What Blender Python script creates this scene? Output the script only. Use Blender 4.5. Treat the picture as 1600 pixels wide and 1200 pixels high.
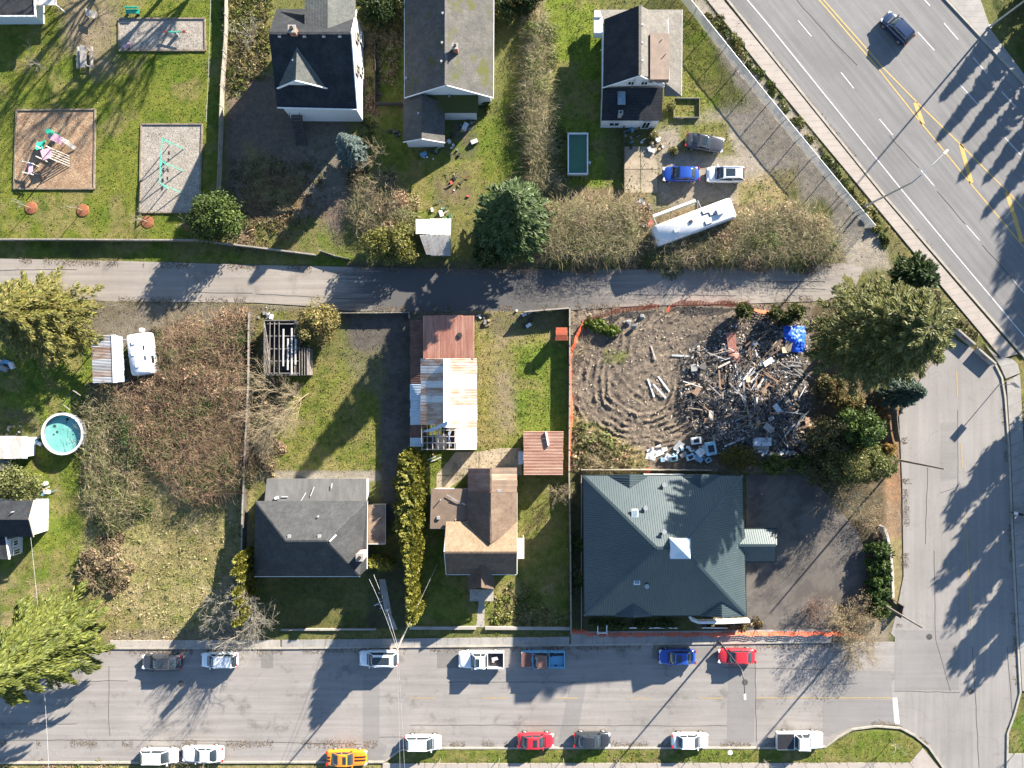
import bpy, math, random
import numpy as np
from mathutils import Vector, Matrix
from mathutils.geometry import tessellate_polygon
for o in list(bpy.data.objects): bpy.data.objects.remove(o)
random.seed(7); RNG = np.random.default_rng(7)
SC = bpy.context.scene; COL = SC.collection
# ---------------------------------------------------------------- camera, sky, sun, exposure
K = 13.0; H = 85.4                       # pixels of the photograph per metre on the ground, camera height
cam = bpy.data.cameras.new('camera'); camo = bpy.data.objects.new('camera', cam); COL.objects.link(camo)
camo.location = (0, 0, H); camo.rotation_euler = (0, 0, 0)
cam.sensor_fit = 'HORIZONTAL'; cam.angle = 2*math.atan(800/K/H); cam.clip_end = 2000; cam.clip_start = 1
SC.camera = camo
SUN_EL = math.radians(20.5); SUN_D = Vector((0.645, 0.764, 0)).normalized()   # towards the sun
w = bpy.data.worlds.new('World'); SC.world = w; w.use_nodes = True
nt = w.node_tree; sky = nt.nodes.new('ShaderNodeTexSky'); sky.sky_type = 'NISHITA'; sky.sun_disc = False
sky.sun_elevation = SUN_EL; sky.sun_rotation = math.atan2(SUN_D.x, SUN_D.y); sky.air_density = 1.0; sky.dust_density = .2; sky.ozone_density = 2.5
bg = nt.nodes['Background']; nt.links.new(sky.outputs[0], bg.inputs[0]); bg.inputs[1].default_value = 0.066
sl = bpy.data.lights.new('sun', 'SUN'); sl.energy = 5.0; sl.angle = math.radians(0.55); sl.color = (1.0, .905, .77)
so = bpy.data.objects.new('sun', sl); COL.objects.link(so)
sd = Vector((SUN_D.x*math.cos(SUN_EL), SUN_D.y*math.cos(SUN_EL), math.sin(SUN_EL)))
so.rotation_euler = sd.to_track_quat('Z', 'Y').to_euler(); so.location = sd*150
SC.view_settings.view_transform = 'Standard'; SC.view_settings.look = 'None'; SC.view_settings.exposure = 2.3; SC.view_settings.gamma = 1
SC.render.engine = 'CYCLES'; SC.cycles.use_denoising = True; SC.cycles.max_bounces = 6
SC.cycles.diffuse_bounces = 3; SC.cycles.transparent_max_bounces = 8
# ---------------------------------------------------------------- helpers
def W(px, py, z=0.0):
    f = (H-z)/H/K
    return Vector(((px-800)*f, (600-py)*f, z))
def tag(o, label=None, cat=None, group=None, kind=None):
    if label: o['label'] = label
    if cat: o['category'] = cat
    if group: o['group'] = group
    if kind: o['kind'] = kind
    return o
def empty(name, loc, label=None, cat=None, group=None, rz=0):
    o = bpy.data.objects.new(name, None); COL.objects.link(o); o.location = loc; o.rotation_euler = (0, 0, rz); o.empty_display_size = .3
    return tag(o, label, cat, group)
def off(p):
    v = Vector((0, 0, 0))
    while p is not None: v += p.location; p = p.parent
    return v
def link(name, me, mat, parent=None):
    o = bpy.data.objects.new(name, me); COL.objects.link(o)
    if mat is not None:
        for m in (mat if isinstance(mat, (list, tuple)) else [mat]): me.materials.append(m)
    if parent is not None: o.parent = parent
    return o
class MB:
    def __init__(s): s.v = []; s.f = []; s.mi = []; s.cur = 0
    def add(s, vs, fs):
        n = len(s.v); s.v += [tuple(p) for p in vs]
        for f in fs: s.f.append([i+n for i in f]); s.mi.append(s.cur)
        return s
    def box(s, c, d, rz=0, rx=0, ry=0):
        R = Matrix.Rotation(rz, 3, 'Z') @ Matrix.Rotation(ry, 3, 'Y') @ Matrix.Rotation(rx, 3, 'X'); c = Vector(c)
        vs = [c + R @ Vector((x*d[0]/2, y*d[1]/2, z*d[2]/2)) for z in (-1, 1) for y in (-1, 1) for x in (-1, 1)]
        return s.add(vs, [(0, 2, 3, 1), (4, 5, 7, 6), (0, 1, 5, 4), (2, 6, 7, 3), (0, 4, 6, 2), (1, 3, 7, 5)])
    def bar(s, a, b, w_, h_):
        a = Vector(a); b = Vector(b); d = (b-a); L = d.length; d.normalize()
        up = Vector((0, 0, 1)) if abs(d.z) < .95 else Vector((1, 0, 0))
        r = d.cross(up).normalized()*w_/2; u = r.cross(d).normalized()*h_/2
        vs = [p+x*r+y*u for p in (a, b) for (x, y) in ((-1, -1), (1, -1), (1, 1), (-1, 1))]
        return s.add(vs, [(0, 1, 2, 3), (7, 6, 5, 4), (0, 4, 5, 1), (1, 5, 6, 2), (2, 6, 7, 3), (3, 7, 4, 0)])
    def tube(s, pts, rs, n=8, cap=True):
        pts = [Vector(p) for p in pts]; vs = []; fs = []
        if not isinstance(rs, (list, tuple)): rs = [rs]*len(pts)
        for i, p in enumerate(pts):
            d = (pts[min(i+1, len(pts)-1)]-pts[max(i-1, 0)]).normalized()
            a = d.cross(Vector((0, 0, 1)) if abs(d.z) < .9 else Vector((1, 0, 0))).normalized(); b = d.cross(a)
            for k in range(n):
                t = 2*math.pi*k/n; vs.append(p+(a*math.cos(t)+b*math.sin(t))*rs[i])
        for i in range(len(pts)-1):
            for k in range(n): fs.append((i*n+k, i*n+(k+1) % n, (i+1)*n+(k+1) % n, (i+1)*n+k))
        if cap: fs += [tuple(range(n))[::-1], tuple(range((len(pts)-1)*n, len(pts)*n))]
        return s.add(vs, fs)
    def cyl(s, c, r, h, n=16, r2=None):
        c = Vector(c); return s.tube([c, c+Vector((0, 0, h))], [r, r if r2 is None else r2], n)
    def slab(s, pts, t):                 # polygon with thickness t straight down
        pts = [Vector(p) for p in pts]; n = len(pts); lo = [p-Vector((0, 0, t)) for p in pts]
        tri = tessellate_polygon([pts])
        nz = sum(((pts[a].x-pts[b].x)*(pts[a].y+pts[b].y)) for a, b in ((i, (i+1) % n) for i in range(n)))
        fs = []
        for t3 in tri:
            a, b, c = (pts[i] for i in t3)
            if ((b-a).cross(c-a)).z < 0: t3 = t3[::-1]
            fs.append(tuple(t3)); fs.append(tuple(i+n for i in t3[::-1]))
        for i in range(n):
            j = (i+1) % n; fs.append((i, i+n, j+n, j) if nz < 0 else (j, j+n, i+n, i))
        return s.add(pts+lo, fs)
    def build(s, name, mat, parent=None, smooth=False, local=False):
        me = bpy.data.meshes.new(name); o = Vector((0, 0, 0)) if (local or parent is None) else off(parent)
        me.from_pydata([(p[0]-o.x, p[1]-o.y, p[2]-o.z) for p in s.v], [], s.f)
        if any(s.mi): me.polygons.foreach_set('material_index', s.mi)
        if smooth: me.polygons.foreach_set('use_smooth', [True]*len(me.polygons))
        me.update(); return link(name, me, mat, parent)
def sheet(name, pts, mat, z, parent=None, kind=None, t=.05):   # pts: pixels of the photograph, laid on the ground at height z
    return tag(MB().slab([W(x, y, z) for x, y in pts], t).build(name, mat, parent), kind=kind)
def strip_pts(pts, wd):                  # polyline (metres) -> ribbon
    L = []; R = []
    for i, p in enumerate(pts):
        d = (pts[min(i+1, len(pts)-1)]-pts[max(i-1, 0)]).normalized(); n = Vector((-d.y, d.x, 0))*wd/2
        L.append(p+n); R.append(p-n)
    return L, R
def ribbon(mb, pts, wd, t=.004):
    L, R = strip_pts(pts, wd); 
    for i in range(len(pts)-1): mb.slab([R[i], R[i+1], L[i+1], L[i]], t)
    return mb
# value noise for shaping the ground
def vnoise(x, y, seed=0):
    xi = np.floor(x).astype(np.int64); yi = np.floor(y).astype(np.int64); xf = x-xi; yf = y-yi
    def h(a, b):
        n = (a*374761393+b*668265263+seed*974711) & 0x7fffffff; n = ((n ^ (n >> 13))*1274126177) & 0x7fffffff
        return ((n ^ (n >> 16)) & 0xffff)/65535.0
    u = xf*xf*(3-2*xf); v = yf*yf*(3-2*yf)
    return (h(xi, yi)*(1-u)+h(xi+1, yi)*u)*(1-v)+(h(xi, yi+1)*(1-u)+h(xi+1, yi+1)*u)*v
def fbm(x, y, seed=0, o=4):
    a = 0; s = .5
    for i in range(o): a = a+s*vnoise(x*2**i, y*2**i, seed+i); s *= .5
    return a
def sdist(px, py, poly):                 # signed distance (inside > 0) to polygon, arrays in
    d = np.full(px.shape, 1e9); ins = np.zeros(px.shape, bool); n = len(poly)
    for i in range(n):
        ax, ay = poly[i]; bx, by = poly[(i+1) % n]; ex, ey = bx-ax, by-ay
        t = np.clip(((px-ax)*ex+(py-ay)*ey)/(ex*ex+ey*ey+1e-9), 0, 1)
        d = np.minimum(d, (px-ax-t*ex)**2+(py-ay-t*ey)**2)
        if ay != by:
            c = ((ay > py) != (by > py)) & (px < ex*(py-ay)/(by-ay)+ax); ins ^= c
    d = np.sqrt(d); return np.where(ins, d, -d)
# ---------------------------------------------------------------- materials
MATS = {}
def nodes(name):
    m = bpy.data.materials.new(name); m.use_nodes = True; t = m.node_tree; return m, t, t.nodes['Principled BSDF']
def nd(t, typ, **kw):
    n = t.nodes.new(typ)
    for k, v in kw.items():
        if k in n.inputs: n.inputs[k].default_value = v
        else: setattr(n, k, v)
    return n
def ramp(t, fac, a, b, ca, cb):
    r = nd(t, 'ShaderNodeValToRGB'); e = r.color_ramp.elements
    e[0].position = a; e[1].position = b; e[0].color = (*ca, 1); e[1].color = (*cb, 1); t.links.new(fac, r.inputs[0]); return r.outputs[0]
def mixc(t, f, a, b, mode='MIX'):
    m = nd(t, 'ShaderNodeMix', data_type='RGBA', blend_type=mode)
    for i, x in ((0, f), (6, a), (7, b)):
        if hasattr(x, 'links'): t.links.new(x, m.inputs[i])
        else: m.inputs[i].default_value = x if i == 0 else (*x, 1)
    return m.outputs[2]
def pos(t, scale=(1, 1, 1), rot=0, obj=False):
    g = nd(t, 'ShaderNodeTexCoord').outputs['Object'] if obj else nd(t, 'ShaderNodeNewGeometry').outputs['Position']
    mp = nd(t, 'ShaderNodeMapping'); mp.vector_type = 'TEXTURE'; mp.inputs['Scale'].default_value = tuple(1/s for s in scale); mp.inputs['Rotation'].default_value = (0, 0, rot)
    t.links.new(g, mp.inputs['Vector']); return mp.outputs[0]
def noise(t, vec, scale, detail=4, rough=.55):
    n = nd(t, 'ShaderNodeTexNoise', Scale=scale, Detail=detail, Roughness=rough); t.links.new(vec, n.inputs['Vector']); return n.outputs[0]
def bump(t, b, h, strength, dist=.05):
    n = nd(t, 'ShaderNodeBump', Strength=strength, Distance=dist); t.links.new(h, n.inputs['Height']); t.links.new(n.outputs[0], b.inputs['Normal'])
def plain(name, c, rough=.6, metal=0, vary=.25, scale=3.0, spec=.4, bmp=0, coat=0):
    if name in MATS: return MATS[name]
    m, t, b = nodes(name); v = pos(t); n = noise(t, v, scale, 5)
    lo = tuple(x*(1-vary) for x in c); hi = tuple(min(1, x*(1+vary)) for x in c)
    t.links.new(ramp(t, n, .3, .7, lo, hi), b.inputs['Base Color']); b.inputs['Roughness'].default_value = rough; b.inputs['Metallic'].default_value = metal
    b.inputs['Specular IOR Level'].default_value = spec
    if coat: b.inputs['Coat Weight'].default_value = coat; b.inputs['Coat Roughness'].default_value = .08
    if bmp: bump(t, b, noise(t, v, scale*6, 4), bmp)
    MATS[name] = m; return m
def two(name, c1, c2, scale=1.5, lo=.4, hi=.6, rough=.8, fine=30, fa=.25, bmp=.3, stretch=(1, 1, 1), rot=0, metal=0, spec=.3):
    """two-tone weathered surface: large patches of c2 on c1 plus fine grain"""
    if name in MATS: return MATS[name]
    m, t, b = nodes(name); v = pos(t, stretch, rot); a = ramp(t, noise(t, v, scale, 6, .62), lo, hi, c1, c2)
    f = noise(t, pos(t), fine, 3); g = ramp(t, f, .3, .7, (1-fa,)*3, (1+fa,)*3)
    t.links.new(mixc(t, 1.0, a, g, 'MULTIPLY'), b.inputs['Base Color']); b.inputs['Roughness'].default_value = rough; b.inputs['Metallic'].default_value = metal
    b.inputs['Specular IOR Level'].default_value = spec
    if bmp: bump(t, b, f, bmp)
    MATS[name] = m; return m
def shingle(name, c1, c2, moss=None, mossamt=.62):
    if name in MATS: return MATS[name]
    m, t, b = nodes(name); v = pos(t)
    a = ramp(t, noise(t, v, .7, 6, .6), .38, .66, c1, c2)
    f = noise(t, pos(t, (1, 1, 2.5)), 7, 3); g = ramp(t, f, .3, .7, (.72,)*3, (1.25,)*3); a = mixc(t, 1.0, a, g, 'MULTIPLY')
    a = mixc(t, .55, a, ramp(t, noise(t, pos(t, (1, 1, .25)), 2.2, 6, .7), .3, .7, (.6,)*3, (1.35,)*3), 'MULTIPLY')
    wv = nd(t, 'ShaderNodeTexWave', wave_type='BANDS', bands_direction='Z', wave_profile='SAW', Scale=4.2, Distortion=1.2, Detail=2.0); wv.inputs['Detail Scale'].default_value = 6
    t.links.new(v, wv.inputs['Vector']); a = mixc(t, .32, a, wv.outputs[0], 'MULTIPLY')
    if moss: a = mixc(t, ramp(t, noise(t, v, .45, 6, .65), mossamt-.06, mossamt+.05, (0, 0, 0), (1, 1, 1)), a, moss)
    t.links.new(a, b.inputs['Base Color']); b.inputs['Roughness'].default_value = .92; b.inputs['Specular IOR Level'].default_value = .2
    bump(t, b, f, .5, .04); MATS[name] = m; return m
def asphalt(name, c, dark, rot=0, patch=.5, streak=.35, stain=.6):
    if name in MATS: return MATS[name]
    m, t, b = nodes(name); v = pos(t)
    a = ramp(t, noise(t, v, .12, 7, .62), .3, .7, tuple(x*.86 for x in c), tuple(x*1.1 for x in c))
    s = noise(t, pos(t, (.05, 1.1, 1), rot), 1.6, 5, .6); a = mixc(t, streak, a, ramp(t, s, .35, .68, (.6,)*3, (1.25,)*3), 'MULTIPLY')
    a = mixc(t, ramp(t, noise(t, v, .33, 8, .7), stain, stain+.1, (0, 0, 0), (patch,)*3), a, dark)
    f = noise(t, v, 24, 3, .7); a = mixc(t, 1.0, a, ramp(t, f, .3, .7, (.86,)*3, (1.14,)*3), 'MULTIPLY')
    vo = nd(t, 'ShaderNodeTexVoronoi', feature='DISTANCE_TO_EDGE', Scale=.17); wob = nd(t, 'ShaderNodeVectorMath', operation='ADD')
    nv = nd(t, 'ShaderNodeTexNoise', Scale=.9, Detail=5.0); t.links.new(v, nv.inputs['Vector']); sc = nd(t, 'ShaderNodeVectorMath', operation='SCALE'); sc.inputs['Scale'].default_value = 1.6
    t.links.new(nv.outputs[1], sc.inputs[0]); t.links.new(v, wob.inputs[0]); t.links.new(sc.outputs[0], wob.inputs[1]); t.links.new(wob.outputs[0], vo.inputs['Vector'])
    a = mixc(t, ramp(t, vo.outputs['Distance'], .003, .009, (.2,)*3, (0, 0, 0)), a, dark)
    t.links.new(a, b.inputs['Base Color']); b.inputs['Roughness'].default_value = .88; b.inputs['Specular IOR Level'].default_value = .25
    bump(t, b, f, .25, .02); MATS[name] = m; return m
def leafmat(name, rough=.55, trans=.3):
    m = bpy.data.materials.new(name); m.use_nodes = True; t = m.node_tree; t.nodes.clear()
    at = nd(t, 'ShaderNodeAttribute', attribute_name='Col'); d = nd(t, 'ShaderNodeBsdfPrincipled', Roughness=rough); d.inputs['Specular IOR Level'].default_value = .25
    tr = nd(t, 'ShaderNodeBsdfTranslucent'); mx = nd(t, 'ShaderNodeMixShader'); mx.inputs[0].default_value = trans; out = nd(t, 'ShaderNodeOutputMaterial')
    t.links.new(at.outputs[0], d.inputs['Base Color']); t.links.new(at.outputs[0], tr.inputs['Color'])
    t.links.new(d.outputs[0], mx.inputs[1]); t.links.new(tr.outputs[0], mx.inputs[2]); t.links.new(mx.outputs[0], out.inputs[0]); return m
LEAF = leafmat('foliage'); TWIG = leafmat('dry_twigs', .8, .05)
MATS['bark'] = two('bark', (.10, .08, .06), (.17, .15, .12), 4, .35, .65, .9, 25, .3, .6)
MATS['palebark'] = two('pale_bark', (.17, .15, .12), (.27, .25, .21), 3, .35, .65, .9, 25, .3, .3)
WOOD = two('weathered_wood', (.22, .20, .18), (.34, .31, .28), 2, .35, .65, .85, 18, .25, .3)
WHITE = plain('white_paint', (.62, .62, .61), .5, vary=.08); DARKMETAL = plain('dark_metal', (.05, .05, .055), .5, .3)
GALV = plain('galvanised_metal', (.36, .37, .38), .45, .5, .1); BLACK = plain('black_rubber', (.02, .02, .02), .85)
CONC = two('concrete', (.235, .215, .19), (.30, .275, .245), .6, .35, .65, .85, 20, .15, .15)
GLASS = plain('window_glass', (.012, .016, .02), .06, 0, .1, spec=.8)
# ================================================================ ground
# each zone: polygon in photo pixels, colour a, colour b, grass density, edge softness (m), height (m)
ZG = (.074, .106, .014); ZY = (.128, .136, .026); DIRT = (.085, .068, .052); LEAFL = (.13, .085, .05); STRAW = (.22, .175, .095); MUD = (.104, .085, .070); GRAV = (.235, .212, .18)
ZONES = [
 ([(0,0),(352,0),(346,376),(0,374)], ZG, ZY, 1, .2, .03), ([(0,374),(346,374),(550,400),(560,416),(400,414),(0,404)], ZG, (.13,.14,.03), 1, .3, .02),
 ([(92,-30),(188,-30),(184,60),(178,112),(150,120),(118,86),(96,60)], (.19,.15,.105), (.13,.12,.06), .15, 1.4, .02),
 ([(90,378),(160,376),(180,398),(80,404)], (.06,.055,.03), ZG, .5, .8, .02),
 ([(352,-40),(425,-40),(425,150),(352,160)], (.14,.145,.035), (.2,.165,.08), 1, .6, .05),
 ([(352,118),(425,120),(545,190),(560,300),(520,398),(352,388)], (.10,.082,.07), (.13,.10,.075), .2, 1.0, .02),
 ([(385,345),(500,340),(540,395),(400,395)], (.08,.11,.02), (.12,.10,.05), .8, 1.0, .02), ([(385,225),(500,290),(470,330),(380,330)], LEAFL, (.14,.13,.05), .5, 1.2, .02),
 ([(452,210),(532,196),(536,300),(470,340),(480,250)], (.15,.13,.105), (.11,.1,.08), .15, .8, .02),
 ([(560,-40),(640,-40),(636,160),(590,170),(560,160)], STRAW, (.13,.13,.04), .8, .8, .04), ([(588,70),(632,70),(632,225),(588,225)], (.085,.12,.02), (.11,.12,.03), 1, .25, .03),
 ([(585,228),(780,180),(830,-40),(840,300),(730,345),(600,340)], (.085,.12,.018), (.13,.135,.03), 1, .6, .03), ([(676,268),(735,262),(745,335),(680,338)], (.13,.10,.065), (.10,.11,.03), .5, .8, .03),
 ([(700,190),(745,180),(745,250),(690,250)], (.10,.085,.06), ZG, .4, .6, .02),
 ([(812,20),(850,-40),(862,150),(872,310),(835,310),(815,190)], (.19,.15,.095), (.12,.11,.05), .7, .5, .06),
 ([(852,-40),(945,-40),(945,300),(870,300),(856,150)], (.09,.135,.016), (.13,.155,.026), 1, .4, .03), ([(945,300),(1010,230),(1010,320),(870,320)], (.10,.13,.022), (.14,.13,.05), 1, .6, .03),
 ([(1060,-30),(1100,0),(1125,150),(1135,215),(1060,230),(1040,160)], (.10,.135,.02), (.155,.15,.04), 1, .5, .03),
 ([(1025,205),(1130,170),(1260,150),(1310,290),(1250,330),(1025,325)], (.19,.165,.13), (.235,.21,.175), .1, 1.2, .01), ([(1060,190),(1132,188),(1150,245),(1062,235)], (.10,.125,.025), (.17,.15,.07), .9, .7, .02), ([(1150,285),(1240,260),(1260,330),(1150,330)], (.16,.15,.06), STRAW, .7, 1, .03),
 ([(1062,-60),(1092,-30),(1205,140),(1290,250),(1385,385),(1392,420),(1290,425),(1300,330),(1240,240),(1150,130),(1085,10)], GRAV, (.19,.17,.14), .05, .7, .012),
 ([(830,290),(1010,296),(1020,330),(1180,318),(1290,345),(1320,405),(1000,420),(830,420)], (.17,.125,.075), (.11,.09,.055), .4, .5, .05),
 ([(1075,-30),(1130,-30),(1350,300),(1475,455),(1600,610),(1480,480),(1395,400),(1365,330)], (.085,.095,.03), (.12,.10,.05), .8, .3, .06),
 ([(1395,385),(1470,452),(1570,590),(1558,605),(1480,510),(1400,430)], (.12,.10,.06), (.10,.11,.04), .5, .4, .06),
 ([(540,408),(900,408),(1320,402),(1320,418),(540,426)], (.07,.06,.045), (.09,.09,.04), .4, .3, .01),
 ([(0,465),(180,470),(395,474),(890,486),(890,500),(395,500),(395,540),(170,545),(0,560)], (.14,.125,.10), (.10,.085,.06), .2, .6, .01),
 ([(0,500),(145,530),(150,640),(135,900),(0,915)], (.085,.125,.018), (.13,.15,.026), 1, .5, .03), ([(0,640),(60,640),(70,700),(0,700)], (.11,.09,.06), ZG, .4, .8, .02), ([(0,900),(140,895),(180,960),(150,1010),(0,1010)], (.09,.12,.02), STRAW, .9, .7, .03),
 ([(135,600),(200,560),(250,530),(395,490),(398,760),(300,790),(210,780),(135,790)], (.10,.075,.05), (.075,.07,.035), .4, .6, .05),
 ([(132,740),(225,720),(300,770),(398,760),(394,985),(285,1000),(172,1005),(130,920)], (.25,.205,.11), (.17,.165,.06), .9, .6, .04), ([(165,985),(440,978),(440,1012),(165,1010)], (.13,.105,.075), (.18,.15,.09), .4, .5, .02),
 ([(398,485),(640,485),(640,745),(398,745)], (.09,.10,.03), (.12,.105,.05), .7, .5, .02), ([(430,565),(592,560),(592,740),(432,740)], (.10,.12,.022), (.15,.135,.045), 1, .5, .03),
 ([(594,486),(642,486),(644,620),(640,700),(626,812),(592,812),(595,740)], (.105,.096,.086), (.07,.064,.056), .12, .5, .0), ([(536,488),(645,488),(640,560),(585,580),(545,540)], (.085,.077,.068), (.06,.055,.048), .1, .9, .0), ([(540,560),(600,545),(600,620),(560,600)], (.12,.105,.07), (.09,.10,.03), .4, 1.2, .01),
 ([(398,735),(595,735),(595,752),(398,752)], (.2,.18,.15), (.16,.14,.11), .1, .2, .01),
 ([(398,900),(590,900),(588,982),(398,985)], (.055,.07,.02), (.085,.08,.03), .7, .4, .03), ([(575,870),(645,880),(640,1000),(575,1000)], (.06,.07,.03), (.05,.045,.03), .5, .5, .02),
 ([(744,488),(888,488),(888,700),(744,700)], (.15,.15,.035), (.20,.165,.075), .9, .7, .03), ([(768,488),(826,488),(812,640),(800,680),(770,680)], (.19,.155,.10), (.15,.14,.05), .4, .9, .02), ([(800,540),(890,530),(886,690),(810,690)], (.09,.135,.02), (.13,.15,.03), 1, .8, .03),
 ([(745,488),(888,488),(888,520),(745,520)], (.11,.095,.06), (.12,.12,.04), .4, .7, .02),
 ([(640,700),(890,690),(890,980),(640,980)], (.085,.11,.02), (.12,.13,.03), 1, .5, .03), ([(808,740),(890,740),(890,980),(808,980)], (.10,.12,.024), (.135,.125,.045), 1, .7, .03), ([(770,915),(810,905),(830,975),(775,975)], (.14,.15,.03), STRAW, 1, .6, .03),
 ([(892,478),(1010,470),(1275,474),(1275,738),(892,738)], MUD, (.165,.135,.105), .05, .5, -.03), ([(890,640),(930,660),(1010,710),(1010,738),(890,738)], (.15,.135,.05), STRAW, .7, .7, .02), ([(945,545),(985,550),(975,570),(940,566)], (.11,.13,.03), MUD, .3, .3, .0),
 ([(1075,530),(1130,500),(1262,500),(1262,720),(1090,700),(1065,610)], (.05,.047,.045), (.08,.07,.062), 0, 1.2, -.03),
 ([(892,738),(1170,738),(1170,985),(892,985)], (.06,.055,.035), (.08,.085,.03), .4, .3, .0), ([(1090,962),(1190,955),(1190,985),(1090,985)], (.2,.16,.10), (.13,.11,.07), .3, .4, .02),
 ([(1268,480),(1400,420),(1480,520),(1420,620),(1408,960),(1350,990),(1268,760)], (.115,.09,.055), (.08,.065,.04), .2, .5, .03), ([(1382,640),(1412,640),(1412,960),(1384,940)], (.21,.125,.075), (.17,.13,.09), .1, .4, .03), ([(1390,840),(1412,840),(1412,970),(1394,970)], (.19,.155,.08), (.16,.14,.07), .3, .3, .03),
 ([(1240,920),(1300,900),(1390,960),(1390,1010),(1240,1008)], (.2,.17,.13), (.15,.13,.10), .1, .6, .015), ([(1400,560),(1490,530),(1440,600),(1405,640)], (.22,.185,.14), (.17,.15,.11), .1, .5, .012),
 ([(398,983),(892,981),(892,1001),(398,1002)], (.075,.09,.025), (.10,.10,.04), .8, .2, .08),
 ([(640,1168),(1300,1168),(1330,1148),(1370,1140),(1412,1146),(1440,1165),(1425,1192),(620,1192)], (.085,.12,.018), (.13,.125,.035), 1, .15, .09),
 ([(1576,1175),(1572,1140),(1600,1108),(1640,1100),(1640,1175)], (.075,.115,.02), (.10,.13,.03), 1, .15, .09), ([(1588,560),(1640,560),(1640,1105),(1603,1105)], (.08,.10,.02), (.12,.11,.04), 1, .3, .05),
 ([(0,1196),(600,1196),(600,1240),(0,1240)], (.15,.14,.05), STRAW, .9, .4, .05), ([(1532,-40),(1700,-40),(1700,600),(1605,480),(1605,130)], (.05,.065,.02), (.085,.085,.03), .8, .3, .05),
]
PAVED = [[(0,402),(400,412),(800,418),(1300,412),(1330,470),(900,482),(550,486),(400,474),(0,466)], [(-200,1010),(440,1012),(890,1008),(1400,1000),(1385,640),(1490,530),(1570,560),(1600,1080),(1570,1140),(1575,1260),(1480,1205),(1450,1168),(1410,1138),(1330,1138),(1280,1166),(640,1166),(600,1192),(-200,1192)],
 [(1110,-60),(1200,112),(1350,300),(1480,460),(1568,560),(1650,700),(1700,700),(1700,260),(1600,122),(1530,-60)], [(1165,742),(1350,752),(1350,985),(1165,985)]]
ax = lambda lo, hi, d: np.arange(lo, hi, d)
gx = np.unique(np.concatenate([-np.geomspace(64, 600, 18)[::-1], ax(-64, 6.5, .3), ax(6.5, 37, .14), ax(37, 64, .3), np.geomspace(64, 600, 18)]).round(4))
gy = np.unique(np.concatenate([-np.geomspace(49, 600, 18)[::-1], ax(-49, -11, .3), ax(-11, 10, .14), ax(10, 49, .3), np.geomspace(49, 600, 18)]).round(4))
GX, GY = np.meshgrid(gx, gy); NX, NY = len(gx), len(gy); X = GX.ravel(); Y = GY.ravel()
def zone_w(x, y, poly, soft, warp=.5):
    px = x*K+800; py = 600-y*K; amp = soft*K*warp
    wx = px+(fbm(x*1.1, y*1.1, 3)-.47)*2.2*amp; wy = py+(fbm(x*1.1+9, y*1.1+4, 8)-.47)*2.2*amp
    P = np.array(poly); m = soft*K+amp+30
    sel = (px > P[:, 0].min()-m) & (px < P[:, 0].max()+m) & (py > P[:, 1].min()-m) & (py < P[:, 1].max()+m)
    out = np.zeros(x.shape); 
    if sel.any():
        t = np.clip(sdist(wx[sel], wy[sel], poly)/(soft*K)*.5+.5, 0, 1); out[sel] = t*t*(3-2*t)
    return out
GC = np.tile(np.array((.10, .105, .035)), (len(X), 1)); GD = np.full(len(X), .6); GZ = np.full(len(X), .02)
mixn = np.clip((fbm(X*.35, Y*.35, 21, 5)-.47)*4+.5, 0, 1)[:, None]; mix2 = np.clip((fbm(X*1.6, Y*1.6, 31, 4)-.47)*4+.5, 0, 1)[:, None]
mixn = mixn*.55+mix2*.45
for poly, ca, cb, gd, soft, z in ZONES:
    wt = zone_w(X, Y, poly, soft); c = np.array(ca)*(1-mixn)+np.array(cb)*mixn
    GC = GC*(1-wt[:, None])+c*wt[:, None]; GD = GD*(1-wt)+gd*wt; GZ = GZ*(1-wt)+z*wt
wp = np.clip((fbm(X*.42+31, Y*.42+17, 91, 5)-.52)*6, 0, .75)*np.clip(GD*1.6-.6, 0, 1); wp2 = np.clip((fbm(X*1.1+5, Y*1.1, 92, 4)-.56)*7, 0, .6)*np.clip(GD*1.6-.6, 0, 1)
GC = GC*(1-wp[:, None])+np.array((.155, .132, .055))*wp[:, None]; GC = GC*(1-wp2[:, None])+np.array((.055, .085, .012))*wp2[:, None]; GD = GD*(1-wp*.5)
rel = (fbm(X*.5, Y*.5, 5, 4)-.47)*.10+(fbm(X*2.2, Y*2.2, 6, 3)-.47)*.07*(GD > .3)
# mud lot: turning ruts, churned soil, a low heap under the wreckage
MUDP = [(894,480),(1010,474),(1272,476),(1272,735),(894,735)]; mw = zone_w(X, Y, MUDP, .6)
PXa = X*K+800; PYa = 600-Y*K; rr = np.hypot((PXa-1000)/1.12, PYa-598)+13*(fbm(X*.3, Y*.3, 12, 3)-.47)+6*(fbm(X*1.3, Y*1.3, 13, 3)-.47); an = np.arctan2(PYa-598, PXa-1000)
rut = (np.clip((rr-38)/10, 0, 1)*np.clip((118-rr)/8, 0, 1)*np.clip((an+.25)*2.2, 0, 1)*np.clip((3.35-an)*2.5, 0, 1)); an2 = np.where(an < -2.4, 1, 0)*np.clip((rr-38)/10, 0, 1)*np.clip((100-rr)/8, 0, 1); rut = np.maximum(rut, an2*.6)
saw = np.abs(((rr/9.5) % 1)-.5)*2
rutz = rut*(saw**1.4*.42-.16)*np.clip(2.6*fbm(X*.8, Y*.8, 77, 4)-.35, .12, 1.5)
r2 = np.hypot(PXa-1075, (PYa-545)*1.3)+12*(fbm(X*.4, Y*.4, 19, 3)-.47); rut2 = np.clip((r2-70)/10, 0, 1)*np.clip((190-r2)/20, 0, 1)*np.clip((1040-PXa)/25, 0, 1)*(1-rut); s2 = np.abs(((r2/15.0) % 1)-.5)*2
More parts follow.
